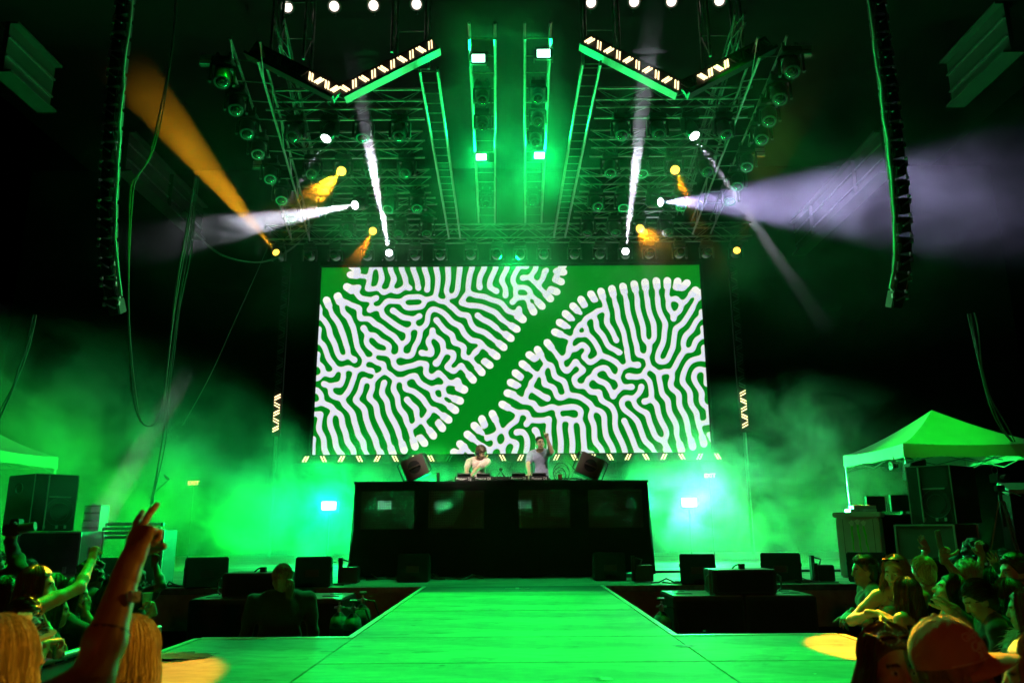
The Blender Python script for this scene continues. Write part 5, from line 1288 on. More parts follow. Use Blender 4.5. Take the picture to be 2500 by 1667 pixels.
def hand_prims(F, w, d, n, typ, s, right, k=.008, fat=1.0):
    """w wrist, d along the hand, n out of the palm; u points to the thumb"""
    d = nrm(d); n = nrm(n - d * (np.asarray(n) @ d)); u = np.cross(d, n) * (1 if right else -1); f = fat
    F.cap(w - d * .03 * s, w + d * .022 * s, .027 * s * f, .026 * s * f, .01)
    for fu, fd, L, r in FINGERS: F.cap(w + d * .018 * s + u * fu * .6 * s, w + (d * fd + u * fu) * s, .0150 * s * f, .0128 * s * f, .016)
    F.cap(w + (d * .03 + u * .02 + n * .008) * s, w + (d * .06 + u * .018 + n * .006) * s, .016 * s, .012 * s, .012)
    spl = .14 if typ in ('open', 'splay') else .05
    for i, ((fu, fd, L, r), c) in enumerate(zip(FINGERS, CURL[typ])):
        p = w + (d * fd + u * fu) * s; a = 0.0; sd = (1.5 - i) * spl
        if typ == 'two' and i < 2: sd = .16 if i == 0 else -.12
        for j, fr in enumerate((.45, .30, .25)):
            a += c[j]; dirv = nrm(d * math.cos(a) + n * math.sin(a) + u * sd * math.cos(a)); q = p + dirv * L * fr * s
            F.cap(p, q, (r - .0008 * j) * s * f, (r - .0008 * (j + 1)) * s * f, k * .6); p = q
    tb = w + (d * .022 + u * .028 + n * .006) * s
    if typ in ('fist', 'point', 'two'): tv = [nrm(d * .75 + u * .25 + n * .6), nrm(d * .5 - u * .6 + n * .6), nrm(d * .1 - u * .95 + n * .3)]
    elif typ in ('grip',): tv = [nrm(d * .5 + u * .6 + n * .6), nrm(d * .6 + u * .1 + n * .8), nrm(d * .5 - u * .3 + n * .8)]
    else: tv = [nrm(d * .55 + u * .8 + n * .2), nrm(d * .75 + u * .6 + n * .2), nrm(d * .85 + u * .45 + n * .1)]
    p = tb
    for v, L, r in zip(tv, (.046, .034, .028), (.0135, .0115, .0100)): q = p + v * L * s; F.cap(p, q, r * s * f, (r - .001) * s * f, k); p = q
def ik(S, T, l1, l2, pole):
    v = T - S; d = np.linalg.norm(v); m = (l1 + l2) * .995
    if d > m: e = (d / m); l1 *= e; l2 *= e
    a = (l1 * l1 - l2 * l2 + d * d) / (2 * d); h = math.sqrt(max(l1 * l1 - a * a, 0)); vd = v / d
    p = pole - vd * (pole @ vd); p = nrm(p) if np.linalg.norm(p) > 1e-6 else nrm(np.cross(vd, [1, 0, 0]))
    return S + vd * a + p * h
def rotm(ax, a): return np.array(Matrix.Rotation(a, 3, ax))
M_SHOE = mat('shoe_rubber', (.03, .03, .03), .6); M_JEANS = cloth_mat('dark_jeans', (.02, .025, .04))
M_EYEGLASS = mat('sunglass_lens', (.01, .01, .012), .1, coat=.6); M_GEMFRAME = mat('jewelled_frame', (.5, .12, .05), .25, metal=.6, var=.8, scale=90)
def person(label, px, pytop, Y, yaw, group=None, sex='f', skin=(.42, .25, .17), hair=('long', H_BROWN), top=('tee', None), arms=(None, None), lean=0.0, tilt=0.0, twist=0.0,
           head=(0, 0, 0), z0=GZ, res=1.0, fat=1.0, extras=(), handres=.0052, armfat=1.0, legs=True, beard=False, hmin=1.5, hmax=1.92, cat='person', strands=700, wide=1.0):
    """head = (yaw, pitch down, roll) relative to the chest; arms = (left, right) dicts with world targets"""
    tp = at(px, pytop, Y); h = min(max(tp.z - z0, hmin), hmax); s = h / 1.70
    up = abs(math.cos(lean))
    Rt = rotm('Z', twist) @ rotm('Y', tilt) @ rotm('X', -lean)      # torso
    s = h / (.93 + .77 * (1 - .5 * (1 - up)))
    pel = V3(0, 0, .93) * s
    T = lambda p: pel + Rt @ (np.asarray(p, float) * s - pel)
    Rh = Rt @ rotm('Z', head[0]) @ rotm('X', -head[1]) @ rotm('Y', head[2])
    nk = T((0, -.012, 1.44)); hb = T((0, .008, 1.51)); hc = hb + Rh @ V3(0, .012, .072) * s
    Rz = np.array(Matrix.Rotation(yaw, 3, 'Z')); off = Rz @ hc
    pos = V3(tp.x - off[0], Y - off[1], z0)
    loc = lambda w: Rz.T @ (np.asarray(w, float) - pos)
    fem = sex == 'f'; sh = (.165 if fem else .19) * wide; hip = .092
    Hd = lambda p: hc + Rh @ (np.asarray(p, float) * s)
    torso, arm_up, arm_lo, leg, hands = [], [], [], [], []
    w = fat
    torso += [('e', T((0, .0, 1.29)), (.140 * w, .098 * w, .165), Rt, .05), ('e', T((0, .005, 1.09)), ((.118 if fem else .132) * w, .090 * w, .15), Rt, .06), ('e', T((0, -.005, .94)), ((.158 if fem else .150) * w, .112 * w, .115), Rt, .06)]
    if fem: torso += [('e', T((sx * .068, .085, 1.27)), (.058, .05, .058), Rt, .03) for sx in (-1, 1)]
    else: torso += [('e', T((sx * .075, .062, 1.33)), (.075, .042, .06), Rt, .03) for sx in (-1, 1)]
    torso += [('e', T((sx * .065, -.06, 1.34)), (.075, .045, .10), Rt, .04) for sx in (-1, 1)]
    torso += [('c', T((sx * .05, -.015, 1.455)), T((sx * (sh - .01), -.005, 1.405)), .042 * s, .05 * s, .035) for sx in (-1, 1)]
    neck = [('c', nk - (hb - nk) * .3, hb + (hb - nk) * .35, (.056 if not fem else .047) * s, (.053 if not fem else .045) * s, .03)]
    al = armfat; el_w = []
    for i, sx in enumerate((-1, 1)):
        S = T((sx * sh, 0, 1.405)); A = arms[i]; l1, l2 = .285 * s, .255 * s
        if A is None: Wr = S + Rt @ V3(sx * .07, .03, -.53) * s; hd, hn, typ, pole = V3(0, .05, -1), V3(-sx, 0, 0), 'relaxed', V3(sx * .4, -1, 0)
        else:
            Wr = loc(A['w']); hd = Rz.T @ np.asarray(A.get('d', Wr - S), float) if 'd' in A else Wr - S; hn = Rz.T @ np.asarray(A.get('n', (0, 1, 0)), float); typ = A.get('t', 'relaxed'); pole = Rz.T @ np.asarray(A['pole'], float) if 'pole' in A else V3(sx * .8, -.5, -.6)
            v = Wr - S; dist = np.linalg.norm(v)
            if v[2] > .1 * s: S = S + V3(-sx * .015, 0, .05) * s * min(1, v[2] / (.4 * s))
            if dist > (l1 + l2): S = S + nrm(v) * min(.06 * s, dist - l1 - l2)
        E = ik(S, Wr, l1, l2, pole)
        mid = (S + E) / 2; fm = E + (Wr - E) * .3
        arm_up += [('c', S, mid, .054 * s * al, .049 * s * al * (1 if not fem else .92), .03), ('c', mid, E, .047 * s * al * (1 if not fem else .92), .040 * s * al, .02)]
        arm_lo += [('c', E, fm, .040 * s * al, .042 * s * al * (1 if not fem else .92), .02), ('c', fm, Wr, .041 * s * al * (1 if not fem else .92), .027 * s * al, .02)]
        hands.append((Wr, hd, hn, typ, sx > 0)); el_w.append((S, E, Wr))
    for sx in (-1, 1):
        a, kn, an = V3(sx * hip, 0, .90) * s, V3(sx * .105, .015, .49) * s, V3(sx * .11, -.02, .085) * s
        leg += [('c', a, kn, .084 * s * w, .056 * s, .04), ('c', kn, kn * .6 + an * .4 + V3(0, -.012, 0), .054 * s, .055 * s, .03), ('c', kn * .6 + an * .4 + V3(0, -.012, 0), an, .055 * s, .038 * s, .03), ('c', an - V3(0, .02, .04) * s, an + V3(0, .14, -.05) * s, .040 * s, .034 * s, .02)]
    hd_ = [('e', Hd((0, -.010, .040)), (.0745, .094, .088), Rh, .02), ('e', Hd((0, .020, -.018)), (.0625, .073, .098), Rh, .03), ('e', Hd((0, .052, -.088)), (.034, .032, .026), Rh, .03),
           ('c', Hd((-.030, .078, .030)), Hd((.030, .078, .030)), .012 * s, .012 * s, .02), ('c', Hd((0, .088, .018)), Hd((0, .106, -.022)), .0095 * s, .0125 * s, .010), ('e', Hd((0, .101, -.028)), (.0165, .010, .009), Rh, .008),
           ('e', Hd((0, .083, -.058)), (.023, .014, .0065), Rh, .006), ('e', Hd((0, .081, -.068)), (.020, .014, .007), Rh, .006)] + [('e', Hd((sx * .046, .052, -.02)), (.024, .026, .024), Rh, .02) for sx in (-1, 1)]
    ears = [('e', Hd((sx * .074, -.008, -.006)), (.010, .022, .032), Rh, .008) for sx in (-1, 1)]
    allp = torso + neck + arm_up + arm_lo + (leg if legs else [])
    def pts(P):
        o = []
        for q in P:
            if q[0] == 'c': o += [q[1], q[2]]
            else: o.append(q[1])
        return np.array(o)
    ap = pts(allp + hd_); lo, hi = ap.min(0) - .17 * s, ap.max(0) + .17 * s; lo[2] = max(lo[2], -.02) if legs else lo[2]
    fs = .0088 * res; cs = .0165 * res; hr = .125 * s
    zstep = lambda z: (.026 if z < .82 * s else cs)
    grid = [axis_grid(lo[i], hi[i], (zstep if i == 2 else cs), (hc[i] - hr, hc[i] + hr), fs) for i in range(3)]
    def put(F, P, off=0.0, kk=None):
        for q in P:
            if q[0] == 'c': F.cap(q[1], q[2], q[3], q[4], (q[5] if kk is None else kk) * s, off=off)
            else: F.ell(q[1], np.array(q[2]) * s, q[3], (q[4] if kk is None else kk) * s, off=off)
    F = Field(*grid); put(F, allp); put(F, hd_)
    for sx in (-1, 1): F.ell(Hd((sx * .031, .100, .008)), V3(.019, .016, .012) * s, Rh, .012 * s, sub=True)
    for sx in (-1, 1): F.ell(Hd((sx * .031, .077, .007)), V3(.0125, .0125, .0095) * s, Rh, .003 * s)
    F.cap(Hd((-.020, .098, -.0625)), Hd((.020, .098, -.0625)), .0028 * s, .0028 * s, .003 * s, sub=True)
    put(F, ears)
    vs, fc = F.surface(); VS, FC = [vs], [fc]; nb = len(vs)
    for (Wr, hdv, hn, typ, right) in hands:
        c = Wr + nrm(hdv) * .08 * s; st = handres; r_ = .155 * s
        G = Field(*[np.arange(c[i] - r_, c[i] + r_, st) for i in range(3)]); 
        S_, E_, W_ = el_w[1 if right else 0]
        G.cap(W_ + (E_ - W_) * .16, W_, .030 * s * al, .027 * s * al, .01); hand_prims(G, Wr, hdv, hn, typ, s, right, fat=al ** .5)
        v2, f2 = G.surface(); FC.append(f2 + nb); VS.append(v2); nb += len(v2)
    vs = np.concatenate(VS); fc = np.concatenate(FC)
    # colour of skin, lips, brows and eyes
    q = (vs - hc) @ Rh / s; col = np.tile(np.array(skin), (len(vs), 1))
    isn = np.abs(q).max(1) < .16
    lip = isn & (((q[:, 0] / .024) ** 2 + ((q[:, 2] + .0625) / .013) ** 2) < 1) & (q[:, 1] > .075); col[lip] = np.array(skin) * (.85, .45, .45)
    brow = isn & (np.abs(np.abs(q[:, 0]) - .032) < .019) & (np.abs(q[:, 2] - .033 + np.abs(np.abs(q[:, 0]) - .03) * .25) < .0055) & (q[:, 1] > .06); col[brow] = (.03, .02, .015)
    for sx in (-1, 1):
        e = isn & (np.sqrt((q[:, 0] - sx * .031) ** 2 + (q[:, 1] - .077) ** 2 + ((q[:, 2] - .007) * 1.25) ** 2) < .0136); col[e] = (.6, .58, .55)
        ir = e & (np.hypot(q[:, 0] - sx * .031, q[:, 2] - .007) < .0062); col[ir] = (.02, .015, .01)
    if beard:
        bd = isn & (q[:, 2] < -.035 + .3 * np.maximum(0, -q[:, 1] + .03)) & (q[:, 1] > -.02) & (np.abs(q[:, 2] + .0625) > .011) & (q[:, 2] > -.13); col[bd] = np.array(skin) * .28
    root = link('person', None); root.location = pos; root.rotation_euler = (0, 0, yaw); tag(root, label, cat, group)
    link('body', np_mesh('body', vs, fc, M_SKIN, col), root)
    # ---- clothing
    kind, cm = top[0], top[1]; cm = cm or cloth_mat('black_cotton', (.015, .015, .016))
    G = Field(*[axis_grid(lo[i], hi[i], (lambda z: .02 if z < .8 * s else .0145 * max(1, res)) if i == 2 else .0145 * max(1, res)) for i in range(3)])
    put(G, torso, .013 * s, .05)
    if kind in ('tee', 'long', 'jacket'):
        put(G, arm_up[:1] + arm_up[2:3], .014 * s, .04)
        for i in (0, 1):
            a = arm_up[2 * i + 1]; t = .35 if kind == 'tee' else 1.0
            G.cap(a[1], a[1] + (a[2] - a[1]) * t, a[3], a[3] + (a[4] - a[3]) * t, .03 * s, off=.015 * s)
            if kind != 'tee':
                for b in arm_lo[2 * i:2 * i + 2]: G.cap(b[1], b[2], b[3], b[4], .02 * s, off=.013 * s)
    if kind == 'jacket': G.cap(T((-.11, -.02, 1.44)), T((.11, -.02, 1.44)), .05 * s, .05 * s, .03 * s)
    # wrinkles
    X, Yy, Z = G.c[0][:, None, None], G.c[1][None, :, None], G.c[2][None, None, :]
    G.F += (.0045 * np.sin(31 * Z + 9 * X + 6 * np.sin(8 * X + 5 * Yy)) * np.sin(13 * Yy + 4 * Z + 2 * np.sin(17 * Z)) + .003 * np.sin(47 * X + 21 * Z)).astype(np.float32)
    upv = Rt @ V3(0, 0, 1); G.cut(T((0, 0, .84 if kind != 'crop' else 1.08)), -upv)
    if kind in ('tank', 'strapless', 'crop'): G.cut(T((0, 0, 1.345 if kind != 'tank' else 1.37)), upv)
    else: G.ell(T((0, .035, 1.475)), V3(.072, .085, .05) * s, Rt, .01, sub=True)
    v2, f2 = G.surface()
    name = {'tee': 't_shirt', 'long': 'long_sleeved_shirt', 'jacket': 'jacket', 'tank': 'tank_top', 'strapless': 'strapless_top', 'crop': 'crop_top'}[kind]
    if len(v2): link(name, np_mesh(name, v2, f2, cm), root)
    if kind == 'tank':
        for sx in (-1, 1): MB().tube([T((sx * .075, .10, 1.34)), T((sx * .09, .06, 1.42)), T((sx * .09, -.02, 1.455)), T((sx * .085, -.085, 1.40)), T((sx * .075, -.1, 1.34))], .010 * s, 6).build('strap', cm, root)
    if legs:
        G = Field(*[axis_grid(lo[i], hi[i] if i < 2 else 1.05 * s, .022) for i in range(3)]); G.c[0]
        put(G, [q for j, q in enumerate(leg) if j % 4 != 3], .012 * s, .04); G.ell(pel, V3(.165, .122, .12) * s, None, .06 * s); G.cut(V3(0, 0, .98 * s), V3(0, 0, 1)); G.cut(V3(0, 0, .07 * s), V3(0, 0, -1))
        v2, f2 = G.surface(); link('trousers', np_mesh('trousers', v2, f2, M_JEANS), root)
        for q in (leg[3], leg[7]):
            G = Field(*[np.arange(min(q[1][i], q[2][i]) - .08, max(q[1][i], q[2][i]) + .08, .014) for i in range(3)]); G.cap(q[1], q[2], q[3] + .008, q[4] + .008, .01); G.cut(V3(0, 0, .004), V3(0, 0, -1)); v2, f2 = G.surface(); link('shoe', np_mesh('shoe', v2, f2, M_SHOE), root)
    info = dict(root=root, s=s, hc=hc, Rh=Rh, Hd=Hd, T=T, Rt=Rt, arms=el_w, pos=pos, Rz=Rz, Rzt=Rz.T, hands=hands)
    if hair: make_hair(info, hair[0], hair[1], strands, hair[2] if len(hair) > 2 else {}, res)
    return info
def ribbons(paths, width, m, name, parent):
    """strands as thin folded ribbons: one mesh"""
    v, f, k = [], [], 0
    for P in paths:
        P = np.asarray(P); N = len(P); tan = np.gradient(P, axis=0); tan /= np.linalg.norm(tan, axis=1)[:, None] + 1e-9
        r = RNG.normal(size=3); sd = np.cross(tan, r); sd /= np.linalg.norm(sd, axis=1)[:, None] + 1e-9
        w = width * (1 - .85 * np.linspace(0, 1, N) ** 3)[:, None] * RNG.uniform(.6, 1.3)
        v.append(P - sd * w); v.append(P + sd * w); i = np.arange(N - 1)
        f.append(np.stack([k + i, k + i + 1, k + N + i + 1, k + N + i], 1)); k += 2 * N
    return link(name, np_mesh(name, np.concatenate(v), np.concatenate(f), m), parent)
def make_hair(I, style, m, n, opt, res=1.0):
    s, hc, Rh, Hd, root, T = I['s'], I['hc'], I['Rh'], I['Hd'], I['root'], I['T']
    down = V3(0, 0, -1); L = opt.get('len', {'long': .36, 'bob': .12, 'pony': .26, 'bun': 0, 'short': 0, 'buzz': 0, 'curly': .05}.get(style, .3))
    ext = .20 + max(L, .1)
    G = Field(*[np.arange(hc[i] - (.19 if i < 2 else ext) * s, hc[i] + .19 * s, .0105 * res) for i in range(3)])
    o = {'buzz': .005, 'short': .013, 'curly': .02}.get(style, .013)
    G.ell(Hd((0, -.012, .044)), (V3(.0755, .096, .090) + o) * s, Rh, .01)
    cutn = Rh @ nrm(V3(0, .80, -.60))
    G.cut(Hd((0, .046, .042 if style != 'buzz' else .05)), cutn)                       # hairline
    if style in ('long', 'bob', 'pony'):
        G.ell(Hd((0, -.045, -.03)), V3(.083, .068, .10) * s, Rh, .02 * s)
    if style in ('short', 'buzz', 'bun'):
        G.ell(Hd((0, -.05, -.02)), (V3(.066, .058, .075) + o * .4) * s, Rh, .02 * s)
    if style == 'short':
        for k in range(46):
            a, e = RNG.uniform(-2.6, 2.6), RNG.uniform(.25, 1.3); p = V3(.08 * math.cos(e) * math.sin(a), -.012 + .1 * math.cos(e) * math.cos(a), .044 + .098 * math.sin(e))
            if p[1] > .05 and p[2] < .07: continue
            G.ell(Hd(p * 1.03), V3(.024, .018, .012) * s, Rh @ rotm('Z', -a), .012 * s)
    if style == 'curly':
        for k in range(170):
            a, e = RNG.uniform(-PI, PI), RNG.uniform(-.7, 1.5); p = V3(.092 * math.cos(e) * math.sin(a), -.015 + .108 * math.cos(e) * math.cos(a), .042 + .108 * math.sin(e))
            if p[1] > .055 and p[2] < .075: continue
            G.ell(Hd(p * RNG.uniform(.98, 1.16)), V3(1, 1, .8) * RNG.uniform(.014, .026) * s, Rh, .006 * s)
    tie = Hd(opt.get('tie', (0, -.105, .02)))
    if style == 'pony':
        tip = tie + (Rh @ V3(*opt.get('dir', (0, -.06, -.02)))) * s; end = tip + down * L * s * .9; G.cap(tie, tip, .03 * s, .028 * s, .012); G.cap(tip, end, .030 * s, .012 * s, .02)
    if style == 'bun': G.ell(Hd(opt.get('tie', (0, -.095, .085))), V3(.048, .045, .042) * s, Rh, .012)
    if style in ('long',):
        c = Hd((0, -.055, -.06)); e = T((0, -.115, 1.44 - L * .75))
        for sx in (-1, -.3, .3, 1): G.cap(c + Rh @ V3(sx * .055, 0, .02) * s, e + I['Rt'] @ V3(sx * .075, 0, 0) * s, .038 * s, .028 * s, .03)
    v, f = G.surface(); q = (v - hc) @ Rh / s
    # strand grooves
    az = np.arctan2(q[:, 0], q[:, 1]); amp = (.0020 if res >= .9 else .0009) if style not in ('curly', 'buzz') else .001
    v = v + (q / (np.linalg.norm(q, axis=1)[:, None] + 1e-6)) @ Rh.T * (amp * np.sin(az * 57 + 4 * np.sin(q[:, 2] * 40)) + .0012 * np.sin(az * 131 + q[:, 2] * 60))[:, None] * s
    ho = link('hair', np_mesh('hair', v, f, m), root)
    if style in ('buzz', 'curly') or n == 0: return
    paths = []
    wave = opt.get('wave', .008)
    rd = V3(.0755, .096, .090) + .016
    c0 = V3(0, -.012, .044)
    for _ in range(n):
        az = RNG.uniform(-PI, PI); jit = RNG.uniform(.0, .010); ph = RNG.uniform(0, 6)
        if style in ('long', 'bob'):
            side = 1 if az > 0 else -1; e1 = max(abs(az), RNG.uniform(.95, 1.35)) * side; N = 12; P = []
            th = np.linspace(RNG.uniform(.08, .35), 1.75, 7)
            for t in th:
                k = min(1, (t / 1.2)) ** .7; a = az * (1 - k) + e1 * k; st = math.sin(t)
                P.append(Hd(c0 + (rd + jit) * V3(st * math.sin(a), st * math.cos(a), math.cos(t))))
            p = P[-1]; Ls = L * s * RNG.uniform(.75, 1.08); out = (Rh @ V3(math.sin(e1) * .9, -.35, 0)); out[2] = 0
            for k in range(1, 8):
                t = k / 7; sp = .05 * s * math.sin(min(1, t * 1.2) * PI / 2) * opt.get('spread', 1.0)
                P.append(p + down * Ls * t + out * sp + V3(math.sin(ph + t * 7), math.cos(ph * 1.3 + t * 6), 0) * wave * s * (0.4 + t))
            paths.append(P)
        elif style in ('pony', 'bun'):
            e = RNG.uniform(.0, 1.9); st = math.sin(e); r0 = c0 + (rd - .004) * V3(st * math.sin(az), st * math.cos(az), math.cos(e))
            if r0[1] > .05 and r0[2] < .06: continue
            tl = (np.array(opt.get('tie', (0, -.105, .02) if style == 'pony' else (0, -.095, .085))) - c0) / rd; tl = nrm(tl); u0 = nrm((r0 - c0) / rd); P = []
            for t in np.linspace(0, 1, 7):
                w_ = nrm(u0 * (1 - t) + tl * t) if np.linalg.norm(u0 + tl) > .1 else u0; P.append(Hd(c0 + (rd - .002 + jit * .4) * w_))
            if style == 'pony':
                tip = tie + (Rh @ V3(*opt.get('dir', (0, -.06, -.02)))) * s + RNG.normal(size=3) * .012 * s; P.append(tip)
                for k in range(1, 6): P.append(tip + down * L * s * k / 5 * RNG.uniform(.9, 1.05) + V3(math.sin(ph + k), math.cos(ph + k), 0) * .012 * s)
            paths.append(P)
        elif style == 'short':
            e = RNG.uniform(.1, 1.45); r0 = V3(math.sin(e) * math.sin(az), math.sin(e) * math.cos(az), math.cos(e))
            p = c0 + (rd - .008) * r0
            if p[1] > .05 and p[2] < .07: continue
            dv = nrm(r0 + V3(.3 * math.sin(ph), .5, .2)) * .022; paths.append([Hd(p), Hd(p + r0 * .006 + dv * .5), Hd(p + r0 * .006 + dv)])
    if paths: 
        so = ribbons(paths, .0024 * s * opt.get('w', 1.0), m, 'hair_strands', root); so['kind'] = 'stuff'
def glasses(I, on='face', lens=M_EYEGLASS, frame=M_BLACK, jewel=False):
    z, y = (.008, .106) if on == 'face' else (.115, .062); ang = 0 if on == 'face' else -.9
    Hd, s, Rh = I['Hd'], I['s'], I['Rh']; g = MB(); lm = MB(); Mx = Matrix(Rh.tolist())
    for sx in (-1, 1):
        Rl = Mx @ Matrix.Rotation(ang, 3, 'X')
        pl = [Vector((.030 * math.cos(a), 0, .021 * math.sin(a) * (1.1 if math.sin(a) < 0 else .9))) for a in np.linspace(0, 2 * PI, 17)[:-1]]
        c = Vector(Hd((sx * .034, y, z)))
        lm.add([c + Rl @ (p * s) for p in pl] + [c + Rl @ ((p + Vector((0, .004, 0))) * s) for p in pl], [tuple(range(16)), tuple(range(31, 15, -1))] + [(i, (i + 1) % 16, 16 + (i + 1) % 16, 16 + i) for i in range(16)])
        g.tube([c + Rl @ (p * s * 1.06) for p in pl] + [c + Rl @ (pl[0] * s * 1.06)], .0034 * s, 5)
        g.tube([Hd((sx * .064, y - .004, z + .004)), Hd((sx * .080, y - .06, z + .008)), Hd((sx * .080, y - .115, z - (.004 if on == 'face' else .05)))], .003 * s, 5)
    g.tube([Hd((-.012, y + .003, z + .006)), Hd((.012, y + .003, z + .006))], .003 * s, 5)
    go = g.build('sunglasses', frame, I['root']); lm.build('lens', lens, go)
    return go
def band(I, side, t, r, w, m, name='wristband'):
    S, E, Wr = I['arms'][side]; c = Wr + (E - Wr) * t; d = nrm(E - Wr); a = MB()
    a.tube([c - d * w / 2, c + d * w / 2], r, 14); return a.build(name, m, I['root'], smooth=True)
# ------------------------------------------------------------------ performers, guard and audience
def arm(wx, wy, Y, fx=None, fy=None, Yf=None, n=(0, -1, 0), t='relaxed', pole=None):
    w = at(wx, wy, Y); a = dict(w=w, n=n, t=t)
    if fx is not None: a['d'] = at(fx, fy, Yf if Yf else Y) - w
    if pole is not None: a['pole'] = pole
    return a
FAIR, TAN, BROWN_, DARK_ = (.50, .31, .22), (.40, .24, .16), (.22, .12, .07), (.10, .055, .035)
C_BLK = cloth_mat('black_cotton', (.015, .015, .016)); C_PINK = cloth_mat('pale_pink_cotton', (.62, .48, .43)); C_BLUE = cloth_mat('blue_grey_cotton', (.24, .26, .38), 70); C_GREY = cloth_mat('grey_cotton', (.16, .16, .16)); C_WHT = cloth_mat('white_cotton', (.55, .55, .53)); C_LACE = cloth_mat('dark_lace', (.03, .03, .03), 160); C_NAVY = cloth_mat('navy_cotton', (.02, .03, .06))
M_BAND = mat('wristband_weave', (.35, .38, .5), .6, var=.8, scale=120); M_BANDDK = mat('dark_bracelet', (.03, .03, .035), .5, var=.6, scale=90); M_SILVER = mat('silver', (.7, .7, .72), .2, metal=1)
# performers on the riser
I = person('bearded performer in a pale pink t-shirt and headphones leaning over the players', 1173, 1087, 15.25, R(176), sex='m', skin=FAIR, hair=('short', H_BROWN), top=('tee', C_PINK), z0=RZ, lean=.30, head=(R(58), R(22), 0), beard=True, twist=R(8),
           arms=(arm(1148, 1163, 14.75, 1134, 1170, 14.65, (0, 0, -1), 'droop', (-.6, .3, .5)), arm(1141, 1165, 14.7, 1128, 1171, 14.6, (0, 0, -1), 'droop', (-1, .2, -.2))))
hp = MB(); Hd = I['Hd']; hp.tube([Hd((.088 * math.cos(a), -.01, .03 + .118 * math.sin(a))) for a in np.linspace(0, PI, 13)], .010, 6); ho = hp.build('headphones', M_BLACK, I['root'])
for sx in (-1, 1): MB().lathe([(.03, -.015), (.036, 0), (.03, .015)], 14, Hd((sx * .088, -.008, .0)), Matrix(I['Rh'].tolist()) @ Matrix.Rotation(PI / 2, 3, 'Y')).build('ear_cup', M_BLACK, ho)
I = person('short haired performer in an open blue shirt pointing one finger up', 1318, 1067, 15.4, R(158), sex='m', skin=FAIR, hair=('buzz', H_DARK), top=('tee', C_BLUE), z0=RZ, lean=.10, head=(R(35), R(-6), 0), twist=R(6),
           arms=(arm(1336, 1071, 14.98, 1331, 1050, 14.95, (0, -1, .1), 'point', (.35, -.5, -1.0)), arm(1292, 1155, 14.85, 1281, 1168, 14.7, (0, 0, -1), 'droop', (-.8, .6, .1))))
# the guard in the pit
I = person('ponytailed guard in a black jacket standing in the pit, back to camera', 690, 1383, 7.15, R(22), sex='m', skin=TAN, hair=('pony', H_DKBLOND, {'len': .13, 'tie': (.012, -.10, -.02), 'dir': (.015, -.045, -.012)}), top=('jacket', C_BLK), head=(R(14), 0.1, 0), fat=1.4, wide=1.28, arms=(None, None), strands=900)
MB().tube([I['Hd']((-.074 * math.cos(a) * 1.08, .005, .03 + .105 * math.sin(a))) for a in np.linspace(-.2, PI / 2, 8)], .005, 5).build('headset', M_WHITEPANEL, I['root'])

GL, GR = 'audience left of the runway', 'audience right of the runway'
UPL, UPR = (-.6, -.3, -.8), (.6, -.3, -.8)
# ---- left audience
I = person('long haired woman raising a clenched fist above the left barrier', 98, 1392, 5.45, R(-58), GL, skin=FAIR, hair=('long', H_BROWN, {'len': .34}), top=('tank', C_WHT), head=(R(-14), R(-4), 0),
           arms=(None, arm(224, 1366, 5.75, 228, 1345, 5.78, (.4, 1, 0), 'fist', (1, -.3, -.9))), strands=1500)
band(I, 1, .93, .034, .03, M_BAND)
I = person('woman in sunglasses with slick hair holding a drink can on the left rail', 62, 1464, 5.15, R(-80), GL, skin=TAN, hair=('bun', H_DARK, {'tie': (0, -.10, .0)}), top=('tee', C_BLK), head=(R(-8), R(8), 0), lean=.12, arms=(arm(120, 1576, 5.3, 150, 1566, 5.4, (0, 0, -1), 'grip'), arm(116, 1570, 5.15, 150, 1558, 5.25, (0, 0, -1), 'grip', (.5, -.5, -1))))
glasses(I); band(I, 1, .92, .032, .012, M_SILVER, 'bracelet')
c = at(143, 1583, 5.3); o = thing('drink_can', 'silver drink can held over the left barrier rail', 'can', (c.x, c.y, c.z - .06)); MB().lathe([(.024, 0), (.031, .01), (.031, .105), (.025, .12), (.022, .116), (0, .116)], 16).build('can', M_ALU, o, smooth=True)
person('dark haired woman at the far left edge looking towards the stage', 17, 1417, 5.7, R(-62), GL, skin=TAN, hair=('long', H_DARK), top=('tee', C_BLK), head=(R(-10), 0, 0), strands=1000)
person('blond bobbed head at the far left, highest behind the others', 28, 1388, 7.0, R(-35), GL, skin=FAIR, hair=('bob', H_BLOND, {'len': .10}), top=('tee', C_GREY), strands=1400)
I = person('dark haired woman pressing ringed hands to her mouth left of the raised forearm', 186, 1420, 6.1, R(-66), GL, skin=TAN, hair=('long', H_DARK, {'len': .30}), top=('tee', C_LACE), head=(R(-10), R(-2), 0), arms=(arm(203, 1492, 6.25, 210, 1466, 6.25, (-1, 0, 0), 'relaxed'), arm(207, 1492, 6.1, 213, 1464, 6.12, (-.9, .4, 0), 'relaxed', (.6, -.2, -1))), strands=1300)
person('person with dark curls behind the raised fist', 230, 1376, 7.4, R(-40), GL, sex='m', skin=BROWN_, hair=('curly', H_DARK), top=('tee', C_BLK))
I = person('curly haired person lifting one index finger near the left deck edge', 330, 1402, 7.3, R(-42), GL, sex='m', skin=DARK_, hair=('curly', H_DARK), top=('tee', C_BLK), arms=(None, arm(377, 1372, 7.2, 384, 1340, 7.2, (.2, -1, 0), 'point', (.8, -.4, -.8))))
band(I, 1, .9, .03, .02, M_BAND)
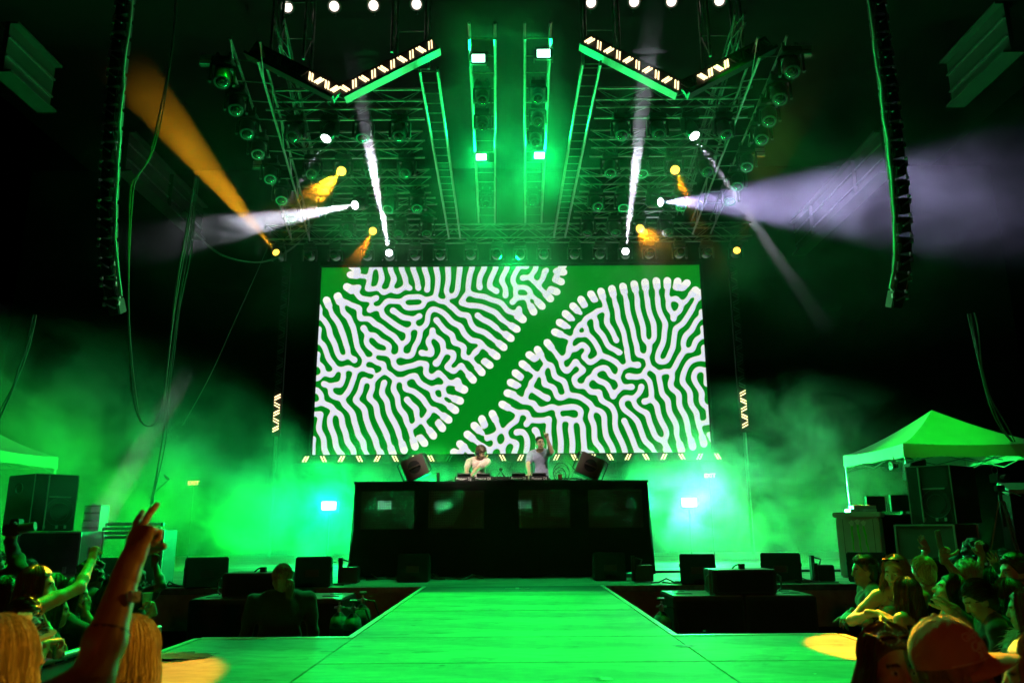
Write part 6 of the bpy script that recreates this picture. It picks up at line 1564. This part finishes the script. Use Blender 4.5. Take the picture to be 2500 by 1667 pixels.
I = person('woman leaning over the left rail with a cup in her raised hand', 268, 1438, 6.35, R(-72), GL, skin=FAIR, hair=('long', H_DARK), top=('tank', C_BLK), head=(R(-6), .05, 0), lean=.2, arms=(arm(374, 1490, 6.55, 366, 1466, 6.5, (-.3, -1, 0), 'grip', (.2, -.4, -1)), arm(345, 1532, 6.15, 380, 1520, 6.3, (0, 0, -1), 'relaxed', (.3, -.4, -1))), strands=900)
band(I, 1, .90, .034, .028, mat('pale_green_band', (.45, .6, .4), .6))
c = at(357, 1484, 6.5); o = thing('plastic_cup', 'clear plastic cup held up over the left barrier rail', 'cup', (c.x, c.y, c.z)); MB().lathe([(.030, 0), (.040, .115), (.043, .118), (.038, .115), (.028, .004), (0, .004)], 16).build('cup', mat('clear_plastic', (.8, .85, .8), .1, trans=.7), o, smooth=True)
I = person('silhouetted person at the left edge holding up a camera', -22, 1352, 6.3, R(-50), GL, sex='m', skin=DARK_, hair=('short', H_DARK), top=('long', C_BLK), arms=(None, arm(24, 1322, 6.2, 30, 1300, 6.2, (0, 1, 0), 'grip', (.8, -.4, -.8))))
c = at(30, 1300, 6.2); o = thing('camera', 'dark camera held up at the far left edge', 'camera', (c.x, c.y, c.z)); MB().box((0, 0, .02), (.13, .07, .085)).box((-.0, .0, .07), (.05, .05, .03)).build('body', M_BLACK, o, bev=.01); MB().tube([(.05, 0, .03), (.16, .02, .05)], .035, 12).build('lens', M_BLACK, o, smooth=True)
for px, py, Y, yw, sx, hr, lab in ((140, 1408, 6.9, -50, 'f', ('long', H_DKBLOND), 'fair haired woman standing behind the woman with ringed hands'), (70, 1372, 8.2, -40, 'm', ('short', H_DARK), 'short haired man far back at the left before the flight cases'),
        (262, 1412, 8.0, -45, 'f', ('bob', H_DARK, {'len': .12}), 'dark bobbed head between the dark curls and the raised forearm'), (135, 1478, 5.75, -60, 'f', ('long', H_BROWN, {'len': .3}), 'brown haired woman low behind the left rail below the raised fist')):
    person(lab, px, py, Y, R(yw), GL, sex=sx, skin=TAN, hair=hr, top=('tee', C_BLK), strands=700, res=1.2)
# ---- foreground left
I = person('woman with bright blond hair at the bottom left corner, back to camera', 8, 1533, 2.25, R(-20), 'people standing closest to the camera', skin=FAIR, hair=('long', H_BLOND, {'len': .42, 'w': .26, 'wave': .016}), top=('tee', C_BLK), strands=13000, res=.8)
I = person('woman with long golden hair below the raised forearm, back to camera', 322, 1527, 2.75, R(-8), 'people standing closest to the camera', skin=FAIR, hair=('long', H_BLOND, {'len': .42, 'w': .26, 'spread': .5, 'wave': .012}), top=('tee', C_BLK), strands=13000, res=.8)
I = person('dark haired person in a tan brimmed hat at the lower left', 42, 1522, 3.1, R(-48), 'people standing closest to the camera', skin=TAN, hair=('short', H_DARK), top=('tee', C_BLK), head=(0, .1, 0), res=.85)
M_TANHAT = mat('tan_felt', (.42, .27, .12), .85, bump=.3, bscale=120); Mx = Matrix(I['Rh'].tolist()); sI = I['s']
ht = MB().lathe([(r * sI, z * sI) for r, z in ((.165, .055), (.160, .047), (.125, .05), (.098, .058), (.094, .10), (.085, .145), (.05, .155), (0, .152))], 26, I['Hd']((0, -.012, 0)), Mx @ Matrix.Rotation(.28, 3, 'X')).build('brimmed_hat', M_TANHAT, I['root'], smooth=True)
MB().lathe([(r * sI, z * sI) for r, z in ((.099, .058), (.0975, .085), (.096, .085), (.096, .058))], 26, I['Hd']((0, -.012, 0)), Mx @ Matrix.Rotation(.28, 3, 'X')).build('hat_band', M_BANDDK, ht)
I = person('person stretching a bare arm up, two fingers raised, head out of frame', -150, 1478, 1.72, R(-24), 'people standing closest to the camera', sex='m', skin=(.30, .16, .10), hair=('short', H_BROWN), top=('tank', C_BLK), hmin=1.5, hmax=1.95, res=.8, handres=.0032, armfat=1.02,
           arms=(None, arm(318, 1376, 2.02, 366, 1250, 2.10, (.45, .9, -.1), 'two', (.1, -.2, -1.0))))
S_, E_, W_ = I['arms'][1]
for t, r, m in ((.72, .045, M_BANDDK), (.60, .048, M_BANDDK)): pass
band(I, 1, .66, .0475, .030, mat('festival_band', (.06, .05, .09), .55, var=.9, scale=60)); MB().box(W_ + (S_ * 0 + (E_ - W_) * .30) + V3(.048, 0, 0), (.016, .03, .026)).build('band_clasp', M_BAND, I['root'], bev=.003)
# ---- right audience
I = person('short haired man in a dark t-shirt leaning on the right rail, in profile', 2106, 1362, 7.15, R(78), GR, sex='m', skin=TAN, hair=('short', H_DARK), top=('tee', C_BLK), head=(R(8), R(-4), 0), lean=.08, arms=(arm(2070, 1500, 7.1, 2064, 1510, 7.05, (0, 0, -1), 'relaxed', (-.4, -.6, -.8)), arm(2078, 1496, 7.3, 2070, 1508, 7.3, (0, 0, -1), 'relaxed')))
I = person('woman with sunglasses on her hair, strapless top, resting an arm on the right rail', 2184, 1364, 6.45, R(150), GR, skin=FAIR, hair=('long', H_DKBLOND, {'len': .30, 'wave': .02}), top=('strapless', C_LACE), head=(R(-20), R(4), 0), arms=(arm(2152, 1500, 6.3, 2168, 1508, 6.25, (0, 0, -1), 'relaxed', (1, 0, -.6)), arm(2128, 1496, 6.35, 2164, 1500, 6.3, (0, .2, -1), 'relaxed', (-1, .3, -.9))), strands=1300)
glasses(I, 'hair'); MB().tube([I['T']((.085 * math.sin(a), .03 + .085 * math.cos(a), 1.42 - .05 * math.cos(a))) for a in np.linspace(-PI / 2, PI / 2, 13)], .004, 5).build('necklace', M_SILVER, I['root'])
person('woman with long dark hair in front of the strapless woman, back to camera', 2208, 1418, 6.2, R(35), GR, skin=FAIR, hair=('long', H_BROWN, {'len': .42}), top=('tank', C_BLK), strands=1300)
I = person('woman with messy pinned up blond hair raising an arm with a phone', 2250, 1364, 6.9, R(18), GR, skin=FAIR, hair=('bun', H_BLOND, {'tie': (0, -.06, .10)}), top=('tank', C_BLK), arms=(None, arm(2303, 1362, 6.6, 2306, 1330, 6.55, (-.3, -1, 0), 'shaka', (1, -.3, -.8))), strands=900)
band(I, 1, .90, .031, .022, M_BAND)
c = at(2292, 1316, 6.55); o = thing('phone', 'phone in a glittery case held high by the blond woman', 'phone', (c.x, c.y, c.z), R(30)); MB().box((0, 0, 0), (.075, .010, .15), Matrix.Rotation(-.15, 3, 'Y')).build('phone', mat('glitter_case', (.35, .4, .38), .3, metal=.5, var=.9, scale=180), o, bev=.006)
I = person('person behind the blond woman reaching up with a dark wristband', 2285, 1372, 8.1, R(15), GR, sex='f', skin=FAIR, hair=('long', H_DARK), top=('tank', C_BLK), arms=(arm(2262, 1338, 7.9, 2244, 1306, 7.85, (.3, -1, 0), 'splay', (-.8, -.3, -.8)), None), strands=700)
band(I, 0, .88, .031, .03, M_BANDDK)
I = person('brown haired woman tilting her head back while clapping, lit amber', 2312, 1408, 5.75, R(62), GR, skin=FAIR, hair=('long', H_BROWN, {'len': .30}), top=('tee', C_BLK), head=(R(12), R(-26), R(8)), arms=(arm(2322, 1492, 5.45, 2292, 1466, 5.4, (.3, .3, -1), 'open', (-.7, -.2, -.8)), arm(2330, 1484, 5.5, 2300, 1462, 5.48, (-.2, .2, -1), 'open')), strands=1300)
I = person('woman with tied back hair and an earring looking down, lit amber', 2385, 1418, 5.3, R(72), GR, skin=TAN, hair=('bun', H_DARK, {'tie': (0, -.105, .03)}), top=('tee', C_BLK), head=(R(6), R(26), 0), strands=1300, res=.85)
MB().lathe([(.002, 0), (.006, .004), (.002, .010)], 8, I['Hd']((-.080, -.004, -.046))).build('earring', M_SILVER, I['root'])
person('person in a pale knitted hat behind the tilting woman', 2358, 1374, 6.7, R(20), GR, skin=FAIR, hair=('short', H_GREY), top=('tee', C_BLK))
person('dark curly head behind the right crowd under the speaker stack', 2378, 1328, 8.0, R(10), GR, sex='m', skin=DARK_, hair=('curly', H_DARK), top=('tee', C_BLK))
I = person('dark haired person with both hands lifted before the speaker stack', 2424, 1392, 6.9, R(25), GR, skin=TAN, hair=('long', H_DARK), top=('tee', C_BLK), arms=(arm(2398, 1358, 6.7, 2388, 1332, 6.7, (.3, -1, 0), 'relaxed', (-.7, -.3, -.8)), arm(2440, 1392, 6.5, 2420, 1354, 6.5, (-.8, -.6, 0), 'open', (.8, -.3, -.8))), strands=700)
band(I, 0, .9, .031, .02, M_BAND)
I = person('bearded man with sunglasses on his head in profile, edged in green', 2474, 1360, 6.0, R(80), GR, sex='m', skin=FAIR, hair=('short', H_BROWN), top=('tee', C_NAVY), head=(R(6), R(-2), 0), beard=True)
glasses(I, 'hair')
person('person with straight bobbed green lit hair, back to camera, at the right edge', 2456, 1422, 5.55, R(30), GR, skin=FAIR, hair=('bob', H_BROWN, {'len': .16}), top=('tee', C_BLK), strands=1500)
I = person('auburn haired woman in a pale furry jacket at the right edge', 2498, 1448, 4.95, R(55), GR, skin=FAIR, hair=('long', H_AUBURN, {'len': .24}), top=('jacket', C_WHT), strands=1500, res=.85)
fur = []
for _ in range(1500):
    a = RNG.uniform(-PI, PI); z = RNG.uniform(1.28, 1.47); r = .20 - .10 * max(0, (z - 1.38) / .1)
    p = I['T']((r * 1.15 * math.sin(a), r * .8 * math.cos(a), z)); q = V3(math.sin(a), math.cos(a), -.3) + RNG.normal(size=3) * .5; fur.append([p, p + q * .02, p + q * .035 + V3(0, 0, -.012)])
fo = ribbons(fur, .003, C_WHT, 'fur_collar', I['root']); fo['kind'] = 'stuff'
for px, py, Y, yw, sx, hr, lab in ((2330, 1356, 8.8, 15, 'm', ('buzz', H_DARK), 'close cropped head far back below the right flight case'), (2452, 1344, 8.4, 20, 'f', ('bun', H_DARK), 'dark head with a bun far back beside the right tripod'), (2140, 1404, 8.2, 10, 'f', ('long', H_DARK), 'dark head between the profiled man and the strapless woman')):
    person(lab, px, py, Y, R(yw), GR, sex=sx, skin=TAN, hair=hr, top=('tee', C_BLK), strands=600, res=1.2)
# ---- foreground right
I = person('woman with jewelled sunglasses pushed up on her hair looking at the camera', 2168, 1548, 2.72, R(176), 'people standing closest to the camera', skin=(.50, .30, .20), hair=('long', H_BROWN, {'len': .34, 'w': .8}), top=('tank', C_BLK), head=(R(6), R(0), 0), strands=3200, res=.72)
gl = glasses(I, 'hair', mat('mirror_lens', (.25, .06, .30), .08, metal=.8, var=.7, scale=30), M_GEMFRAME)
M_GEM = mat('rhinestone', (.7, .75, .7), .08, metal=.7, var=.6, scale=200); Hd = I['Hd']; gb = MB()
for sx in (-1, 1):
    for k in range(16):
        a = 2 * PI * k / 16; gb.lathe([(.0042, 0), (.0036, .003), (0, .0045)], 6, Hd((sx * .034 + .034 * math.cos(a), .066 - .018 * math.sin(a), .116 + .019 * math.sin(a))), Matrix(I['Rh'].tolist()) @ Matrix.Rotation(-.9, 3, 'X'))
g_ = gb.build('rhinestones', M_GEM, gl); g_['kind'] = 'stuff'
I = person('man in a pale pink baseball cap at the lower right, in three quarter profile', 2318, 1528, 2.5, R(-116), 'people standing closest to the camera', sex='m', skin=TAN, hair=('buzz', H_DKBLOND), top=('tee', C_BLK), head=(0, R(-12), R(4)), res=.8)
M_CAP = mat('cap_twill', (.66, .36, .26), .9, var=.08, bump=.35, bscale=320, sheen=.2); M_CAPTHREAD = mat('cap_embroidery', (.97, .93, .85), .7)
Hd, sI = I['Hd'], I['s']
CR = (.092, .110, .122); CC = (0, -.008, .030)
def cap_pt(az, el, o=0.0):
    gv = 1 - .012 * max(0, 1 - abs(((az / (PI / 3)) % 1) - .5) * -2 - 1) 
    sq = 1 + .05 * math.sin(el) ** 2 * (1 if math.cos(az) > 0 else .6)
    seam = -.0016 * math.exp(-(((az + PI / 6) / (PI / 3) - round((az + PI / 6) / (PI / 3))) / .035) ** 2)
    return Hd((CC[0] + (CR[0] * sq + o + seam) * math.cos(el) * math.sin(az), CC[1] + (CR[1] * sq + o + seam) * math.cos(el) * math.cos(az), CC[2] + (CR[2] + o) * math.sin(el)))
cm = MB(); NA, NE = 96, 18
for j in range(NE + 1):
    for i in range(NA): cm.v.append(tuple(cap_pt(2 * PI * i / NA, -.12 + (PI / 2 + .10) * j / NE, .0022 * math.sin(i * .42 + j * .5) * math.sin(j * .8 + i * .11) + .0006 * math.sin(i * 1.9 + j))))
for j in range(NE):
    for i in range(NA): cm.f.append((j * NA + i, j * NA + (i + 1) % NA, (j + 1) * NA + (i + 1) % NA, (j + 1) * NA + i)); cm.m.append(0)
capo = cm.build('baseball_cap', M_CAP, I['root'], smooth=True)
bm_ = MB(); NB = 26
for k, (zo, sg) in enumerate(((0, 1), (-.005, 1))):
    for j in range(7):
        for i in range(NB + 1):
            u = -1 + 2 * i / NB; t = j / 6; x = u * .088; yb = CC[1] + CR[1] * math.sqrt(max(0, 1 - (x / (CR[0] + .004)) ** 2)); L_ = .082 * math.sqrt(max(0, 1 - (abs(u) ** 2.6)))
            bm_.v.append(tuple(Hd((x * (1 + .05 * t), yb - .004 + L_ * t, CC[2] - .008 + zo - .030 * u * u - .016 * t * t))))
for k in range(2):
    for j in range(6):
        for i in range(NB):
            q = k * 7 * (NB + 1) + j * (NB + 1) + i; bm_.f.append((q, q + 1, q + NB + 2, q + NB + 1)); bm_.m.append(0)
for i in range(NB): q = 6 * (NB + 1) + i; bm_.f.append((q, q + 1, q + 1 + 7 * (NB + 1), q + 7 * (NB + 1))); bm_.m.append(0)
bm_.build('brim', M_CAP, capo, smooth=True)
for k in range(6): MB().tube([cap_pt(PI / 6 + k * PI / 3, e, .0016) for e in np.linspace(-.08, PI / 2 - .06, 12)], .0011, 4).build('seam', M_CAPTHREAD if k == 0 else M_CAP, capo)
MB().lathe([(0, .006), (.006, .005), (.009, .0), (.008, -.004)], 12, cap_pt(0, PI / 2, .002), Matrix(I['Rh'].tolist())).build('button', M_CAP, capo, smooth=True)
MB().tube([cap_pt(a, -.075, .002) for a in np.linspace(-PI / 2, PI / 2, 30)], .0016, 5).build('brim_stitching', M_CAPTHREAD, capo)
def cap_text(txt, size, el0, az0, slant=0.0, shear=0.0):
    me = text_mesh(txt, size, .0008, True, shear)
    for v in me.vertices:
        x, y, z = v.co; az = az0 - x / .10 * 1.0; el = el0 + (y + slant * x) / .105; p = cap_pt(az, el, .0012 + z); v.co = p
    me.materials.clear(); me.materials.append(M_CAPTHREAD); link('lettering', me, capo)
cap_text('GREEN', .032, .52, .50, .06); cap_text('Cows', .034, .26, .50, .06, .3); cap_text('20 W', .022, .05, .48, .06)
I = person('woman with golden hair cut off by the bottom right corner', 2530, 1572, 2.5, R(60), 'people standing closest to the camera', skin=FAIR, hair=('long', H_BLOND, {'len': .34}), top=('tee', C_BLK), strands=2500, res=.9)
